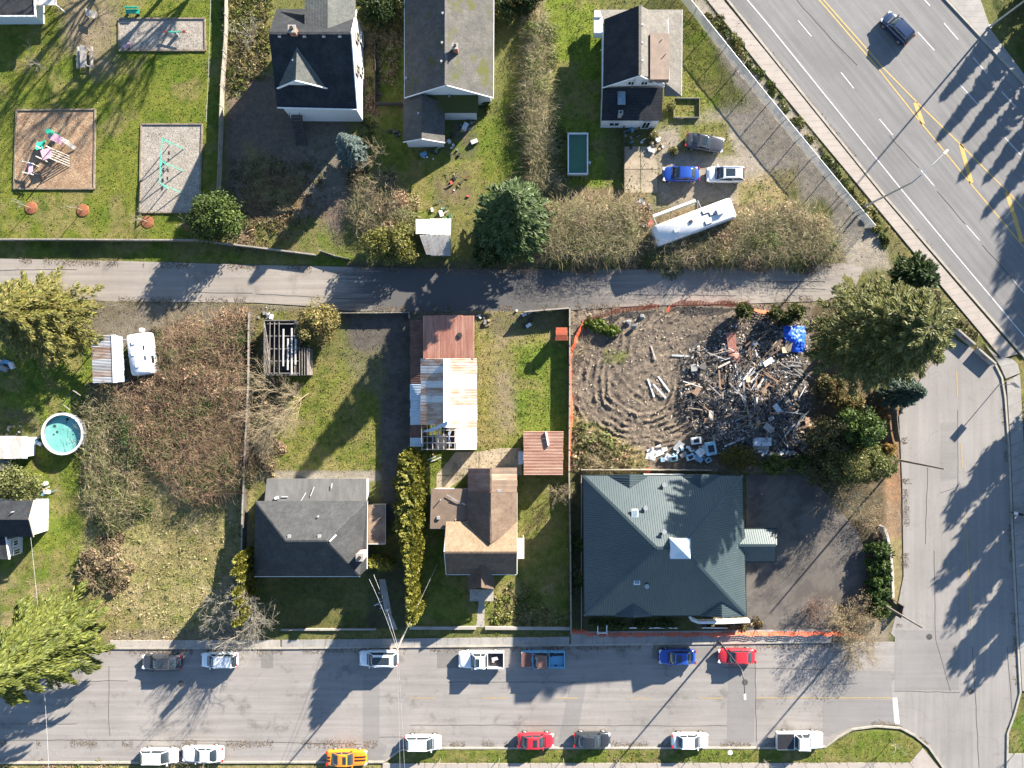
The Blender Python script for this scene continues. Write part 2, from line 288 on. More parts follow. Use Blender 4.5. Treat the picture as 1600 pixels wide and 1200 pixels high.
rutz = rutz*np.clip((fbm(X*.55+9, Y*.55, 23, 4)-.30)*4.5, .15, 1.1)+rut2*(s2**2*.16-.06)*np.clip((fbm(X*.6, Y*.6, 29, 4)-.36)*5, 0, 1)+rut*(fbm(X*2.6, Y*2.6, 37, 3)-.47)*.26
st = (fbm((X*.8+Y*.6)*.5, (-X*.6+Y*.8)*2.6, 41, 4)-.47)*.34*(1-rut)
heap = zone_w(X, Y, [(1075,560),(1130,510),(1250,520),(1262,690),(1120,705),(1075,640)], 2.0)*.55
rel = rel*(1-mw)+mw*(rutz+st+(fbm(X*3.2, Y*3.2, 44, 3)-.47)*.16)+heap*(.4+1.0*fbm(X*.9, Y*.9, 51))
GC *= (1+(rut*mw*(saw-.5)*.25))[:, None]
pav = np.zeros(len(X))
for p in PAVED: pav = np.maximum(pav, zone_w(X, Y, p, .2, 0))
GZ = np.where(pav > .5, -.06, GZ+np.maximum(rel, -.06)); far = (np.abs(X) > 63) | (np.abs(Y) > 48); GZ = np.where(far & (pav < .5), .0, GZ)
GZ = np.where(pav > .5, -.06, np.where(pav > .02, np.minimum(GZ, -.02+.0*GZ), GZ))
GDm = GD*(pav < .05)
me = bpy.data.meshes.new('ground'); idx = np.arange(NX*NY).reshape(NY, NX)
q = np.stack([idx[:-1, :-1], idx[:-1, 1:], idx[1:, 1:], idx[1:, :-1]], -1).reshape(-1, 4)
def np_mesh(me, V, F, col=None, smooth=False):
    n, k = F.shape; me.vertices.add(len(V)); me.vertices.foreach_set('co', V.astype(np.float32).ravel())
    me.loops.add(n*k); me.loops.foreach_set('vertex_index', F.astype(np.int32).ravel()); me.polygons.add(n)
    me.polygons.foreach_set('loop_start', np.arange(0, n*k, k, dtype=np.int32)); me.polygons.foreach_set('loop_total', np.full(n, k, np.int32))
    if smooth: me.polygons.foreach_set('use_smooth', np.ones(n, bool))
    if col is not None:
        a = me.attributes.new('Col', 'FLOAT_COLOR', 'POINT'); a.data.foreach_set('color', np.concatenate([col, np.ones((len(col), 1))], 1).astype(np.float32).ravel())
    me.update(calc_edges=True)
np_mesh(me, np.stack([X, Y, GZ], 1), q, GC, True)
gm, t, b = nodes('ground_soil'); v = pos(t); at = nd(t, 'ShaderNodeAttribute', attribute_name='Col').outputs[0]
f1 = noise(t, v, 1.6, 6, .7); f2 = noise(t, v, 9, 4, .75)
a = mixc(t, 1.0, at, ramp(t, f1, .3, .7, (.68, .70, .74), (1.32, 1.28, 1.2)), 'MULTIPLY'); a = mixc(t, 1.0, a, ramp(t, f2, .32, .68, (.62,)*3, (1.38,)*3), 'MULTIPLY')
t.links.new(a, b.inputs['Base Color']); b.inputs['Roughness'].default_value = .95; b.inputs['Specular IOR Level'].default_value = .1; bump(t, b, f2, .9, .12)
tag(link('ground', me, gm), 'uneven lawns, soil and dry grass between the houses', None, None, 'structure')
def ground_z(x, y):
    i = np.clip(np.searchsorted(gx, x), 0, NX-1); j = np.clip(np.searchsorted(gy, y), 0, NY-1); return GZ[j*NX+i]
# ================================================================ roads
A_ST = asphalt('street_asphalt', (.215, .200, .188), (.10, .094, .087), 0, .6, .35, .55); A_SIDE = asphalt('side_street_asphalt', (.205, .193, .183), (.09, .085, .08), math.pi/2, .4, .25, .6)
A_HW = asphalt('highway_asphalt', (.152, .150, .149), (.11, .11, .11), math.atan2(-215, 175), .25, .4, .66); A_DK = asphalt('dark_asphalt', (.095, .088, .08), (.055, .05, .045), 0, .8, .3, .45)
A_PARK = asphalt('car_park_asphalt', (.105, .094, .083), (.06, .054, .05), .7, .8, .3, .47); A_P1 = asphalt('asphalt_patch_grey', (.175, .167, .160), (.1, .1, .1), 0, .3, .2, .7); A_P2 = asphalt('asphalt_patch_dark', (.15, .142, .135), (.08, .08, .08), 0, .5, .2, .6)
YEL = two('yellow_road_paint', (.42, .27, .075), (.30, .22, .11), 2.5, .45, .7, .7, 20, .15, 0); WHP = two('white_road_paint', (.40, .40, .40), (.27, .265, .26), 2.5, .45, .72, .7, 20, .15, 0)
YEL2 = two('faded_yellow_paint', (.30, .22, .10), (.22, .19, .13), 2, .4, .7, .8, 20, .15, 0)
TAR = plain('tar_seam', (.055, .052, .05), .8)
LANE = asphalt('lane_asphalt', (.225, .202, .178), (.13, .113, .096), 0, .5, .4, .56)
# the lane: worn pale left end, darker middle with a streaky edge, pale right end
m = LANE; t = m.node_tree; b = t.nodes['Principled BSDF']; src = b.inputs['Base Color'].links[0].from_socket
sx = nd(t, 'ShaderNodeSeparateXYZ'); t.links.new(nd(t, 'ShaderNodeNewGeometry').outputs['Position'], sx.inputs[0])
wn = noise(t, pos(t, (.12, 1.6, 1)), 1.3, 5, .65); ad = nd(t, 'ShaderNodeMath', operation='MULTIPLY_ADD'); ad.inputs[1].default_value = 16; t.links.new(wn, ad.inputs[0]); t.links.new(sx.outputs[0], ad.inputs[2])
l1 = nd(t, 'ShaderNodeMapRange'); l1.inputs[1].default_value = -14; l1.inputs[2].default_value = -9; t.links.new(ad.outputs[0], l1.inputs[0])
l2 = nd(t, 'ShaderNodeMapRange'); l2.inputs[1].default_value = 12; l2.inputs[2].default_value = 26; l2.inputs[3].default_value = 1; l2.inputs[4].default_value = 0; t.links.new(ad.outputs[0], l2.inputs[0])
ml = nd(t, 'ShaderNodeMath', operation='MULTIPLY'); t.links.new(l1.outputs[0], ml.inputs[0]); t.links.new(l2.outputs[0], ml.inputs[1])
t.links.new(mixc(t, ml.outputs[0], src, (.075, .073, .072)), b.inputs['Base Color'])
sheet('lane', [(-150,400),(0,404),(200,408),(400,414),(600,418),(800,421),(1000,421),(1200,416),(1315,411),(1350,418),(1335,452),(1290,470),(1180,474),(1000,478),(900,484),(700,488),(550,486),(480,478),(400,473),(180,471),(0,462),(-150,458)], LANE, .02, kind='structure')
street = sheet('street', [(-250,1014),(440,1014),(890,1009),(1392,1003),(1405,1003),(1410,1090),(1408,1134),(1370,1133),(1330,1138),(1288,1166),(1250,1167),(640,1167),(622,1172),(600,1190),(-250,1192)], A_ST, .02, kind='structure')
side = sheet('side_street', [(1405,1003),(1392,990),(1400,960),(1412,900),(1410,760),(1405,650),(1440,590),(1488,528),(1525,548),(1556,572),(1570,602),(1576,700),(1582,850),(1587,950),(1594,1080),(1585,1115),(1574,1145),(1572,1300),(1540,1300),(1478,1206),(1450,1167),(1408,1134.5),(1410,1090)], A_SIDE, .02, kind='structure')
hw = sheet('highway', [(1090,-60),(1134,0),(1202,84),(1380,307),(1495,440),(1600,560),(1720,700),(1760,400),(1600,132),(1477,0),(1420,-62)], A_HW, .02, kind='structure')
sheet('car_park', [(1166,742),(1260,742),(1290,770),(1340,830),(1352,860),(1356,960),(1330,985),(1215,990),(1166,985)], A_PARK, .03, kind='structure')
yardpad = two('stained_concrete', (.30,.25,.18), (.20,.165,.12), .5, .4, .62, .85, 16, .18, .15)
def slabs(name, polys, mat, z, label=None):
    root = empty(name, (0, 0, 0)); root['kind'] = 'structure'
    for p in polys: MB().slab([W(x, y, z) for x, y in p], .14).build('slab', mat, root)
    return root
slabs('concrete_yard', [[(976,229),(1000.5,229),(1000.5,264),(976,264)], [(1001.5,229),(1027,229),(1027,264),(1001.5,264)], [(976,265),(1000.5,265),(1000.5,301),(976,301)], [(1001.5,265),(1027,265),(1027,301),(1001.5,301)]], yardpad, .06)
slabs('concrete_apron', [[(682,742),(712,706),(748,706),(748,742)], [(749,706),(780,700),(815,700),(815,742),(749,742)], [(682,743),(729,743),(700,764),(682,764)]], yardpad, .06)
slabs('front_path', [[(592,905),(602,905),(612,960),(602,962)], [(602,963),(612,961),(622,985),(612,987)], [(748,940),(757,940),(757,958),(746,958)], [(746,959),(757,959),(757,980),(744,980)]], CONC, .06)
# markings, each stroke a part of its road
def mark(parent, pts, wd, mat, name='painted_line'):
    L, R = strip_pts([W(x, y, .03) for x, y in pts], wd); return MB().slab(R+L[::-1], .006).build(name, mat, parent)
for a0, a1 in ((641,680),(753,793),(867,904),(979,1016),(1092,1130)): mark(street, [(a0,1091),(a1,1091)], .12, YEL2)
mark(street, [(1180,1090.5),(1393,1090.5)], .13, YEL2)
mark(street, [(1398,1090),(1402,1132)], .62, WHP, 'stop_bar')
for p in ([(1494.5,580),(1496,620)], [(1501,692),(1504,731)]): mark(side, p, .14, YEL2)
mark(side, [(1508,803),(1512,870),(1516,940),(1518.5,990)], .14, YEL2)
mark(hw, [(1135,-40),(1168,0),(1200,38),(1300,162),(1410,298),(1500,406),(1600,525),(1680,620)], .15, WHP)
for p in ([(1247,32),(1268,57)],[(1314,113),(1334,138)],[(1374,186),(1395,211)],[(1439,266),(1460,291)],[(1510,352),(1531,376)],[(1582,436),(1603,461)],[(1434,50),(1460,79)],[(1500,132),(1527,162)],[(1570,215),(1595,242)],[(1443,-2),(1453,9)],[(1475,36),(1497,62)],[(1521,90),(1542,115)],[(1565,143),(1588,168)],[(1180,-46),(1200,-22)]): mark(hw, p, .13, WHP)
mark(hw, [(1248,-40),(1280,0),(1356,88),(1370,104),(1440,193),(1525,297),(1600,386),(1680,480)], .15, YEL)
mark(hw, [(1253,-42),(1285,-2),(1360,83),(1378,104),(1433,160),(1500,225),(1575,300),(1650,380)], .15, YEL)
for p in ([(1430,160),(1442,194)],[(1501,225),(1518,286)],[(1573,300),(1597,378)]): mark(hw, p, .5, YEL, 'chevron_bar')
# repairs and seams
def patch(parent, pts, mat): sheet('asphalt_patch', pts, mat, .026, parent, t=.01)
patch(street, [(567,1062),(593,1062),(593,1160),(605,1164),(594,1189),(567,1189)], A_P1); patch(street, [(892,1064),(917,1064),(900,1160),(872,1160)], A_P1); patch(street, [(1138,1030),(1180,1030),(1178,1160),(1136,1160)], A_P1); patch(street, [(1286,1048),(1392,1048),(1394,1089),(1286,1089)], A_P1); patch(street, [(1286,1093),(1394,1093),(1398,1132),(1330,1137),(1286,1150)], A_P1)
patch(street, [(408,1014.5),(427,1014.5),(427,1044),(408,1044)], A_P2); patch(street, [(683,1013),(717,1013),(717,1044),(683,1044)], A_P2); patch(street, [(214,1028),(280,1026),(280,1049),(214,1049)], A_P2); patch(street, [(1018,1012),(1140,1011),(1135,1028),(1018,1030)], A_P2)
patch(side, [(1470,660),(1497,660),(1497,748),(1470,752)], A_P1); patch(side, [(1398,985),(1500,985),(1498,1078),(1398,1078)], A_P1)
def seam(parent, pts, wd=.05):
    P = [W(x, y, .034) for x, y in pts]; Q = []
    for i in range(len(P)-1):
        n = max(2, int((P[i+1]-P[i]).length/1.2))
        for k in range(n): Q.append(P[i].lerp(P[i+1], k/n)+Vector((random.uniform(-.05, .05), random.uniform(-.05, .05), 0)))
    Q.append(P[-1]); mb = MB(); ribbon(mb, Q, wd, .006); mb.build('tar_seam', TAR, parent)
for p in ([(0,1156),(300,1157),(565,1163)],[(594,1152),(640,1152)],[(640,1133),(1136,1134)],[(0,1131),(120,1131)],[(100,1064),(200,1064)],[(1130,1043),(1286,1046)],[(171,1040),(169,1110),(172,1150)],[(700,1066),(900,1066)],[(1180,1032),(1182,1160)],[(1300,1070),(1340,1068)]): seam(street, p)
for p in ([(1497,640),(1497,760),(1470,770)],[(1460,860),(1462,1000),(1485,1080)],[(1398,1080),(1500,1082)],[(1520,1010),(1530,1200)],[(1450,730),(1446,850)],[(1574,1010),(1582,1115)]): seam(side, p)
for p in ([(1245,0),(1300,62),(1340,102)],[(1390,212),(1436,262)],[(1465,298),(1508,350)],[(1535,382),(1580,433)]): seam(hw, p, .06)
LN = [o for o in bpy.data.objects if o.name == 'lane'][0]
for p in ([(0,422),(120,421)],[(400,459),(560,468)],[(300,457),(395,458)],[(980,460),(1150,462)],[(1200,450),(1290,452)],[(1180,440),(1290,440)]): seam(LN, p, .06)
for (x, y, par) in ((283,1068,street),(1452,995,side),(1517,1080,side),(1164,1066,street)):
    MB().cyl(W(x, y, .022), .36, .012, 20).build('manhole_cover', plain('cast_iron', (.07,.065,.06), .6, .3), par)
# kerbs and pavements
KERB = two('kerb_concrete', (.30,.275,.235), (.23,.21,.18), 1.5, .4, .65, .85, 18, .15, .1)
def kerb(pts, wd=.22, name='kerb'):
    P = [W(x, y, .15) for x, y in pts]; mb = MB(); L, R = strip_pts(P, wd); mb.slab(R+L[::-1], .2); return tag(mb.build(name, KERB), kind='structure')
kerb([(-200,1013),(440,1013),(890,1008),(1300,1003)]); kerb([(-200,1193),(600,1191),(612,1182),(624,1173),(640,1169.5),(1250,1169),(1290,1167),(1310,1152),(1332,1140),(1370,1135),(1408,1138),(1430,1150),(1452,1168),(1480,1208),(1520,1270)])
kerb([(1556,570),(1566,590),(1571,620),(1577,700),(1583,850),(1588,950),(1595,1082),(1586,1116),(1575,1146),(1573,1300)]); kerb([(1100,-46),(1135,-3),(1203,82),(1381,304),(1496,437),(1602,558)], .25); kerb([(1424,-62),(1479,-1),(1602,131)], .25)
PAVE = two('pavement_concrete', (.295,.26,.23), (.25,.22,.195), .8, .35, .65, .85, 16, .12, .12); PAVE2 = two('grey_pavement', (.25,.24,.225), (.20,.19,.18), .8, .35, .65, .85, 16, .12, .12)
def pavement(name, A, B, n, mat, z=.13, gap=.012):       # slabs between two edge polylines
    root = empty(name, (0, 0, 0)); root['kind'] = 'structure'
    def at(P, s):
        P = [Vector((*p, 0)) for p in P]; L = [0]
        for i in range(len(P)-1): L.append(L[-1]+(P[i+1]-P[i]).length)
        d = s*L[-1]
        for i in range(len(P)-1):
            if d <= L[i+1] or i == len(P)-2: return P[i].lerp(P[i+1], (d-L[i])/(L[i+1]-L[i]))
    e = gap
    for k in range(n):
        a0, a1 = k/n, (k+1)/n-e/n*1.5; q = [at(A, a0), at(A, a1), at(B, a1), at(B, a0)]; dz = random.uniform(-.004, .004)
        MB().slab([W(p.x, p.y, z+dz) for p in q], .16).build('slab', mat, root)
    return root
pavement('highway_pavement', [(1066,-46),(1110,6),(1202,122),(1352,302),(1478,455),(1566,560)], [(1094,-46),(1131,1),(1199.5,84),(1377.5,306),(1492,440),(1590,553)], 62, PAVE)
pavement('far_highway_pavement', [(1427,-62),(1482,-1),(1604,131)], [(1500,-62),(1534,4),(1548,46),(1606,124)], 22, PAVE2)
pavement('side_pavement', [(1573,596),(1579.5,700),(1585.5,850),(1590.5,950),(1597.5,1080)], [(1594,585),(1600,700),(1606,850),(1611,950),(1620,1080)], 24, PAVE2)
pavement('corner_pavement', [(1540,540),(1560,565),(1572,592)], [(1566,562),(1588,560),(1594,583)], 3, PAVE2)
pavement('street_pavement', [(440,1000),(890,995)], [(440,1011.5),(890,1006.5)], 26, PAVE2); pavement('front_pavement', [(892,987),(1300,984)], [(892,1006.5),(1300,1001.5)], 24, PAVE2)
pavement('south_pavement', [(598,1193),(1425,1192),(1442,1168)], [(596,1245),(1425,1245),(1478,1212)], 26, PAVE); pavement('south_east_pavement', [(1576,1178),(1640,1178)], [(1576,1230),(1640,1230)], 3, PAVE2)
pavement('west_pavement', [(172,1001),(438,1000)], [(172,1011.5),(438,1011.5)], 16, CONC)
# ================================================================ vegetation tools
def unit(a): return a/np.maximum(np.linalg.norm(a, axis=1, keepdims=True), 1e-6)
def rvec(n): return unit(RNG.normal(size=(n, 3)))
def palette(n, cols, jit=.25, p=None):
    c = np.array(cols)[RNG.choice(len(cols), n, p=p)]; return np.clip(c*(1+RNG.uniform(-jit, jit, (n, 1))), 0, 1)
def leaves(name, C, U, V, col, mat, parent=None):
    """pointed leaf faces: C centre, U half length, V half width"""
    n = len(C); P = np.stack([C-U, C+V-U*.1, C+U, C-V-U*.1], 1).reshape(-1, 3); o = np.array(off(parent)) if parent is not None else 0
    me = bpy.data.meshes.new(name); np_mesh(me, P-o, np.arange(4*n).reshape(n, 4), np.repeat(col, 4, 0)); return link(name, me, mat, parent)
def perp(U, bias):
    V = np.cross(U, bias); return unit(V)
def branchset(segs, name, mat, parent, n=3):
    """segs: array rows of (p0, p1, r0, r1) joined as tapered prisms"""
    S = np.array(segs); a = S[:, 0:3]; b_ = S[:, 3:6]; r0 = S[:, 6:7]; r1 = S[:, 7:8]; d = unit(b_-a)
    ref = np.where(np.abs(d[:, 2:3]) < .9, np.array([[0, 0, 1.]]), np.array([[1., 0, 0]])); u = unit(np.cross(d, ref)); v = np.cross(d, u); P = []
    for pt, r in ((a, r0), (b_, r1)):
        for k in range(n):
            t_ = 2*math.pi*k/n; P.append(pt+(u*math.cos(t_)+v*math.sin(t_))*r)
    P = np.stack(P, 1); m_ = len(S); base = (np.arange(m_)*2*n)[:, None]; F = np.stack([np.concatenate([base+k, base+(k+1) % n, base+n+(k+1) % n, base+n+k], 1) for k in range(n)], 1).reshape(-1, 4)
    me = bpy.data.meshes.new(name); o = np.array(off(parent)) if parent is not None else 0; np_mesh(me, P.reshape(-1, 3)-o, F, None, True); return link(name, me, mat, parent)
def conifer(px, py, h, r, cols, label, cat='tree', name='conifer_tree', nb=230, per=70, droop=.35, z0=.06, size=.34, wid=.3, pw=.85, group=None, base=None, up=.1, hang=0., lean=0, trunkr=None, jag=.25):
    B = np.array(base if base is not None else W(px, py, 0)); root = empty(name, B, label, cat, group)
    ti = np.linspace(z0, .985, nb)**.9; ang = np.arange(nb)*2.39996+RNG.uniform(-.5, .5, nb); L = r*(1-ti)**pw*RNG.uniform(1-jag, 1+jag*.4, nb)+.12
    low = np.clip((ti-z0)/.10, .55, 1); L = L*low
    s = RNG.uniform(.12, 1, (nb, per))**.75; D = np.stack([np.cos(ang), np.sin(ang)], 1)
    rad = s*L[:, None]; zz = ti[:, None]*h+up*rad-droop*(s**1.7)*L[:, None]*.9; side = RNG.normal(0, .16, (nb, per))*L[:, None]*(1.1-s)+RNG.normal(0, .08, (nb, per))
    cx = D[:, :1]*rad-D[:, 1:]*side; cy = D[:, 1:]*rad+D[:, :1]*side
    C = np.stack([cx, cy, zz+RNG.normal(0, .07, (nb, per))-np.abs(side)*.15], -1).reshape(-1, 3); n = len(C)
    out = np.stack([D[:, :1]+0*s, D[:, 1:]+0*s, (up-droop*1.5*s)], -1).reshape(-1, 3); sg = np.sign(side.reshape(-1, 1)); tan = np.stack([-D[:, 1:]+0*s, D[:, :1]+0*s, 0*s], -1).reshape(-1, 3)
    U = unit(out+tan*sg*RNG.uniform(.1, 1.1, (n, 1))+rvec(n)*.35+np.array([0, 0, -hang])); V = perp(U, unit(np.array([[0, 0, 1.]])+rvec(n)*.75))
    sz = size*RNG.uniform(.6, 1.3, (n, 1)); col = palette(n, cols, .3)*(.85+.3*np.repeat(RNG.uniform(0, 1, nb), per))[:, None]
    leaves('crown', C+B, U*sz, V*sz*wid, col, LEAF, root)
    tr = trunkr or max(.12, h*.02); segs = [(*B, *(B+[0, 0, h*.97]), tr, .02)]
    for i in range(0, nb, 1):
        a = B+[0, 0, ti[i]*h]; m_ = a+np.array([D[i, 0]*L[i]*.5, D[i, 1]*L[i]*.5, up*L[i]*.5-droop*.31*L[i]*.9]); e = a+np.array([D[i, 0]*L[i]*.95, D[i, 1]*L[i]*.95, (up-droop*.83)*L[i]])
        segs += [(*a, *m_, .02+L[i]*.006, .015+L[i]*.004), (*m_, *e, .015+L[i]*.004, .006)]
    branchset(segs, 'trunk', MATS['bark'], root, 3); return root
def bush(px, py, h, rx, ry, cols, label, cat='shrub', name='shrub', n=5000, size=.11, clumps=40, crad=.32, group=None, bottom=.1, wid=.5, shell=.55, p=None, trunk=True, base=None, twig=0, flat=1.0):
    B = np.array(base if base is not None else W(px, py, 0)); root = empty(name, B, label, cat, group)
    d = rvec(clumps); d[:, 2] = np.abs(d[:, 2])*1.0; d[:, 2] = d[:, 2]-.25*(RNG.random(clumps) < .5); q = RNG.uniform(shell, 1, (clumps, 1)); cc = d*q*np.array([rx, ry, h*(1-bottom)/1.25])*(1-crad*.6)
    cc[:, 2] = cc[:, 2]*flat+h*(bottom+(1-bottom)*.22); cr = crad*min(rx, ry, h)*RNG.uniform(.55, 1.35, clumps); cb = RNG.uniform(.72, 1.25, clumps)
    k = RNG.integers(0, clumps, n); nv = rvec(n); nv[:, 2] = np.where(RNG.random(n) < .7, np.abs(nv[:, 2]), nv[:, 2]); C = cc[k]+nv*cr[k][:, None]*RNG.uniform(.55, 1.05, (n, 1)); C[:, 2] = np.maximum(C[:, 2], .05)
    U = unit(nv*.5+rvec(n)); V = perp(U, unit(nv+rvec(n)*.6)); sz = size*RNG.uniform(.6, 1.35, (n, 1)); col = palette(n, cols, .25, p)*cb[k][:, None]
    leaves('crown', C+B, U*sz, V*sz*wid, col, LEAF, root)
    segs = []
    for i in range(clumps):
        a = np.array([cc[i, 0]*.12, cc[i, 1]*.12, 0]); m_ = cc[i]*np.array([.5, .5, .55]); segs += [(*(a+B), *(m_+B), .03+.012*h, .02), (*(m_+B), *(cc[i]+B), .02, .008)]
        for _ in range(twig):
            e = cc[i]+rvec(1)[0]*cr[i]*1.3; segs.append((*(cc[i]+B), *(e+B), .012, .004))
    branchset(segs, 'trunk', MATS['bark'], root, 3); return root
def bare_tree(px, py, h, r, label, name='bare_tree', depth=5, mat='palebark', spread=.75, trunk=.12, group=None, first=5, base=None, tilt=(0, 0), cat='tree', zf=.25, thin=.62, up=.35, buds=None, kids=(2, 4)):
    B = np.array(base if base is not None else W(px, py, 0)); root = empty(name, B, label, cat, group); segs = []; tips = []
    def grow(p, d, L, rad, lv):
        steps = 3 if lv < 3 else 2; q = p
        for i in range(steps):
            d2 = unit((d+RNG.normal(0, .16, 3)+np.array([0, 0, up*.12]))[None])[0]; e = q+d2*L/steps; e[2] = max(e[2], B[2]+.12); r1 = rad*(1-.35*(i+1)/steps)
            segs.append((*q, *e, max(rad*(1-.35*i/steps), .004), max(r1, .003))); q = e; d = d2
            if lv < depth and i < steps-1 and lv > 0:
                s = rvec(1)[0]; grow(q, unit((d*.75+s*spread)[None])[0], L*thin*RNG.uniform(.5, .9), rad*.5, lv+1)
        if lv >= depth: tips.append(q); return
        for _ in range(RNG.integers(*kids)):
            s = rvec(1)[0]; s[2] *= .7; grow(q, unit((d+s*spread)[None])[0], L*thin*RNG.uniform(.8, 1.2), rad*.6, lv+1)
    top = B+np.array([tilt[0]*.3, tilt[1]*.3, h*zf]); segs.append((*B, *top, trunk*1.25, trunk))
    for i in range(first):
        a = i*2*math.pi/first+RNG.uniform(-.4, .4); e = np.array([math.cos(a)*r+tilt[0], math.sin(a)*r+tilt[1], (h-h*zf)*RNG.uniform(.5, .9)]); L = np.linalg.norm(e)*.5; grow(top.copy(), e/np.linalg.norm(e), L, trunk*.6, 1)
    branchset(segs, 'trunk', MATS[mat] if isinstance(mat, str) else mat, root, 3)
    if buds:
        T = np.array(tips); k = RNG.integers(0, len(T), buds[0]); C = T[k]+RNG.normal(0, .16, (buds[0], 3)); U = rvec(buds[0])*buds[1]; leaves('crown', C, U, perp(U, rvec(buds[0]))*buds[1]*.5, palette(buds[0], buds[2]), LEAF, root)
    return root
def inpoly(n, poly):
    P = np.array(poly, float); out = np.zeros((0, 2))
    while len(out) < n:
        c = RNG.uniform(P.min(0), P.max(0), (n*2, 2)); out = np.concatenate([out, c[sdist(c[:, 0], c[:, 1], poly) > 0]])
    return out[:n]
def thicket(name, poly, n, hgt, cols, label, p=None, size=.13, canes=0, canecol=((.30,.24,.16), (.20,.16,.10), (.14,.14,.06), (.12,.13,.045)), lump=.35, seed=1, cat='brambles', wid=.5, canelen=2.0, floor=.0, soft=9):
    root = empty(name, W(*np.array(poly).mean(0)), label, cat); root['kind'] = 'stuff'
    Pp = np.array(poly, float); area = abs(np.sum(Pp[:, 0]*np.roll(Pp[:, 1], -1)-Pp[:, 1]*np.roll(Pp[:, 0], -1)))/2/K/K; mr = max(.45, min(1.35, hgt*.62)); nm = max(6, int(area/(mr*mr*1.15)))
    qc = inpoly(nm, poly)+RNG.normal(0, min(soft, 9)*.7, (nm, 2)); cx = (qc[:, 0]-800)/K; cy = (600-qc[:, 1])/K; mbr = RNG.uniform(.55, 1.35, nm); big = np.clip(1.6*fbm(cx*lump*.5, cy*lump*.5, seed, 3)+.15, .35, 1.25); ed = np.clip(sdist(qc[:, 0], qc[:, 1], poly)/soft+.35, .22, 1); ch = hgt*big*ed*RNG.uniform(.55, 1.15, nm); cr = mr*RNG.uniform(.45, 1.25, nm); m_ = len(cols)
    ci = np.clip(((fbm(cx*.35, cy*.35, seed+3, 4)-.47)*3.4+.5+RNG.normal(0, .22, nm))*m_, 0, m_-1).astype(int); k = RNG.choice(nm, n, p=cr**2/np.sum(cr**2)); nv = rvec(n); nv[:, 2] = np.abs(nv[:, 2]); rr_ = RNG.uniform(.6, 1.12, n)**.8
    x = cx[k]+nv[:, 0]*cr[k]*rr_; y = cy[k]+nv[:, 1]*cr[k]*rr_; z = ground_z(x, y)+ch[k]*(.25+.75*nv[:, 2]*rr_)*RNG.uniform(.7, 1.08, n)+floor; C = np.stack([x, y, z], 1)
    U = unit(rvec(n)+nv*.35); V = perp(U, unit(nv+rvec(n)*.7)); sz = size*RNG.choice([.6, .9, 1.3, 2.0], (n, 1), p=[.45, .33, .15, .07])*RNG.uniform(.8, 1.2, (n, 1)); kk = np.clip(ci[k]+RNG.integers(-1, 2, n)*(RNG.random(n) < .5), 0, m_-1); col = np.array(cols)[kk]*RNG.uniform(.6, 1.4, (n, 1))*mbr[k][:, None]
    leaves('foliage', C, U*sz, V*sz*wid, col, LEAF, root)
    if canes:
        q = inpoly(canes, poly); x = (q[:, 0]-800)/K; y = (600-q[:, 1])/K; ed = np.clip(sdist(q[:, 0], q[:, 1], poly)/soft, .2, 1); z = ground_z(x, y)+hgt*ed*RNG.uniform(.25, .95, canes); a = RNG.uniform(0, 6.28, canes); C0 = np.stack([x, y, z], 1); D = np.stack([np.cos(a), np.sin(a), RNG.uniform(-.15, .5, canes)], 1); L = canelen*RNG.uniform(.4, 1.2, (canes, 1)); segs = []
        mid = C0+D*L*.5; e = mid+(D*np.array([1, 1, 0])+np.array([0, 0, -.35]))*L*.5
        cc = palette(canes*2, canecol, .3); S = np.concatenate([np.concatenate([C0, mid], 1), np.concatenate([mid, e], 1)]); cen = (S[:, :3]+S[:, 3:])/2; U = (S[:, 3:]-S[:, :3])/2; V = perp(U, unit(rvec(len(S))+np.array([0, 0, 1.])))*.013
        leaves('canes', cen, U, V, cc, TWIG, root)
    return root
# ================================================================ trees
G_FIR = [(.055,.078,.020), (.075,.10,.024), (.045,.06,.018), (.10,.12,.035)]; G_CED = [(.10,.14,.022), (.14,.17,.030), (.075,.11,.020)]; G_OLV = [(.13,.135,.035), (.17,.16,.05), (.085,.10,.03), (.12,.11,.04)]
G_YEL = [(.15,.16,.026), (.20,.195,.035), (.10,.125,.02)]; G_BLU = [(.12,.16,.15), (.17,.21,.19), (.08,.115,.105)]; G_DRK = [(.035,.06,.016), (.055,.085,.022), (.028,.045,.015)]; G_BRN = [(.16,.115,.07), (.20,.15,.09), (.12,.09,.055)]
conifer(1300, 532, 20.5, 7.0, [(.105,.115,.034), (.145,.15,.046), (.075,.088,.026), (.18,.175,.065)], 'huge olive green conifer leaning over the debris lot corner', nb=380, per=210, droop=.25, size=.225, pw=.34, up=.3, jag=.3, z0=.2)
conifer(1392, 612, 7, 2.9, [(.045,.075,.055), (.06,.095,.07), (.035,.055,.04)], 'short blue-green conifer at the top of the side street', nb=120, per=75, droop=.3, size=.26)
conifer(800, 354, 15.5, 5.9, [(.04,.07,.022), (.065,.10,.03), (.085,.125,.04), (.03,.05,.016)], 'dark green fir between the lane and the mossy grey house', nb=300, per=95, droop=.3, size=.33, pw=.9)
conifer(556, 246, 7.4, 2.15, G_BLU, 'silvery blue spruce in front of the dark gabled house', nb=190, per=70, droop=.12, size=.2, wid=.35, pw=.75)
conifer(116, 984, 19, 7.2, [(.095,.115,.02), (.135,.148,.03), (.06,.08,.016)], 'giant bright green cedar with drooping boughs at the street corner', nb=150, per=330, droop=.85, size=.3, wid=.26, pw=.6, up=.45, hang=.55, jag=.22)
conifer(100, 502, 10.5, 7.0, [(.15,.15,.035), (.20,.185,.05), (.10,.11,.026), (.17,.14,.05)], 'broad yellow-green cedar above the white carport', nb=200, per=230, droop=.45, size=.22, pw=.55, up=.45, hang=.25, jag=.3)
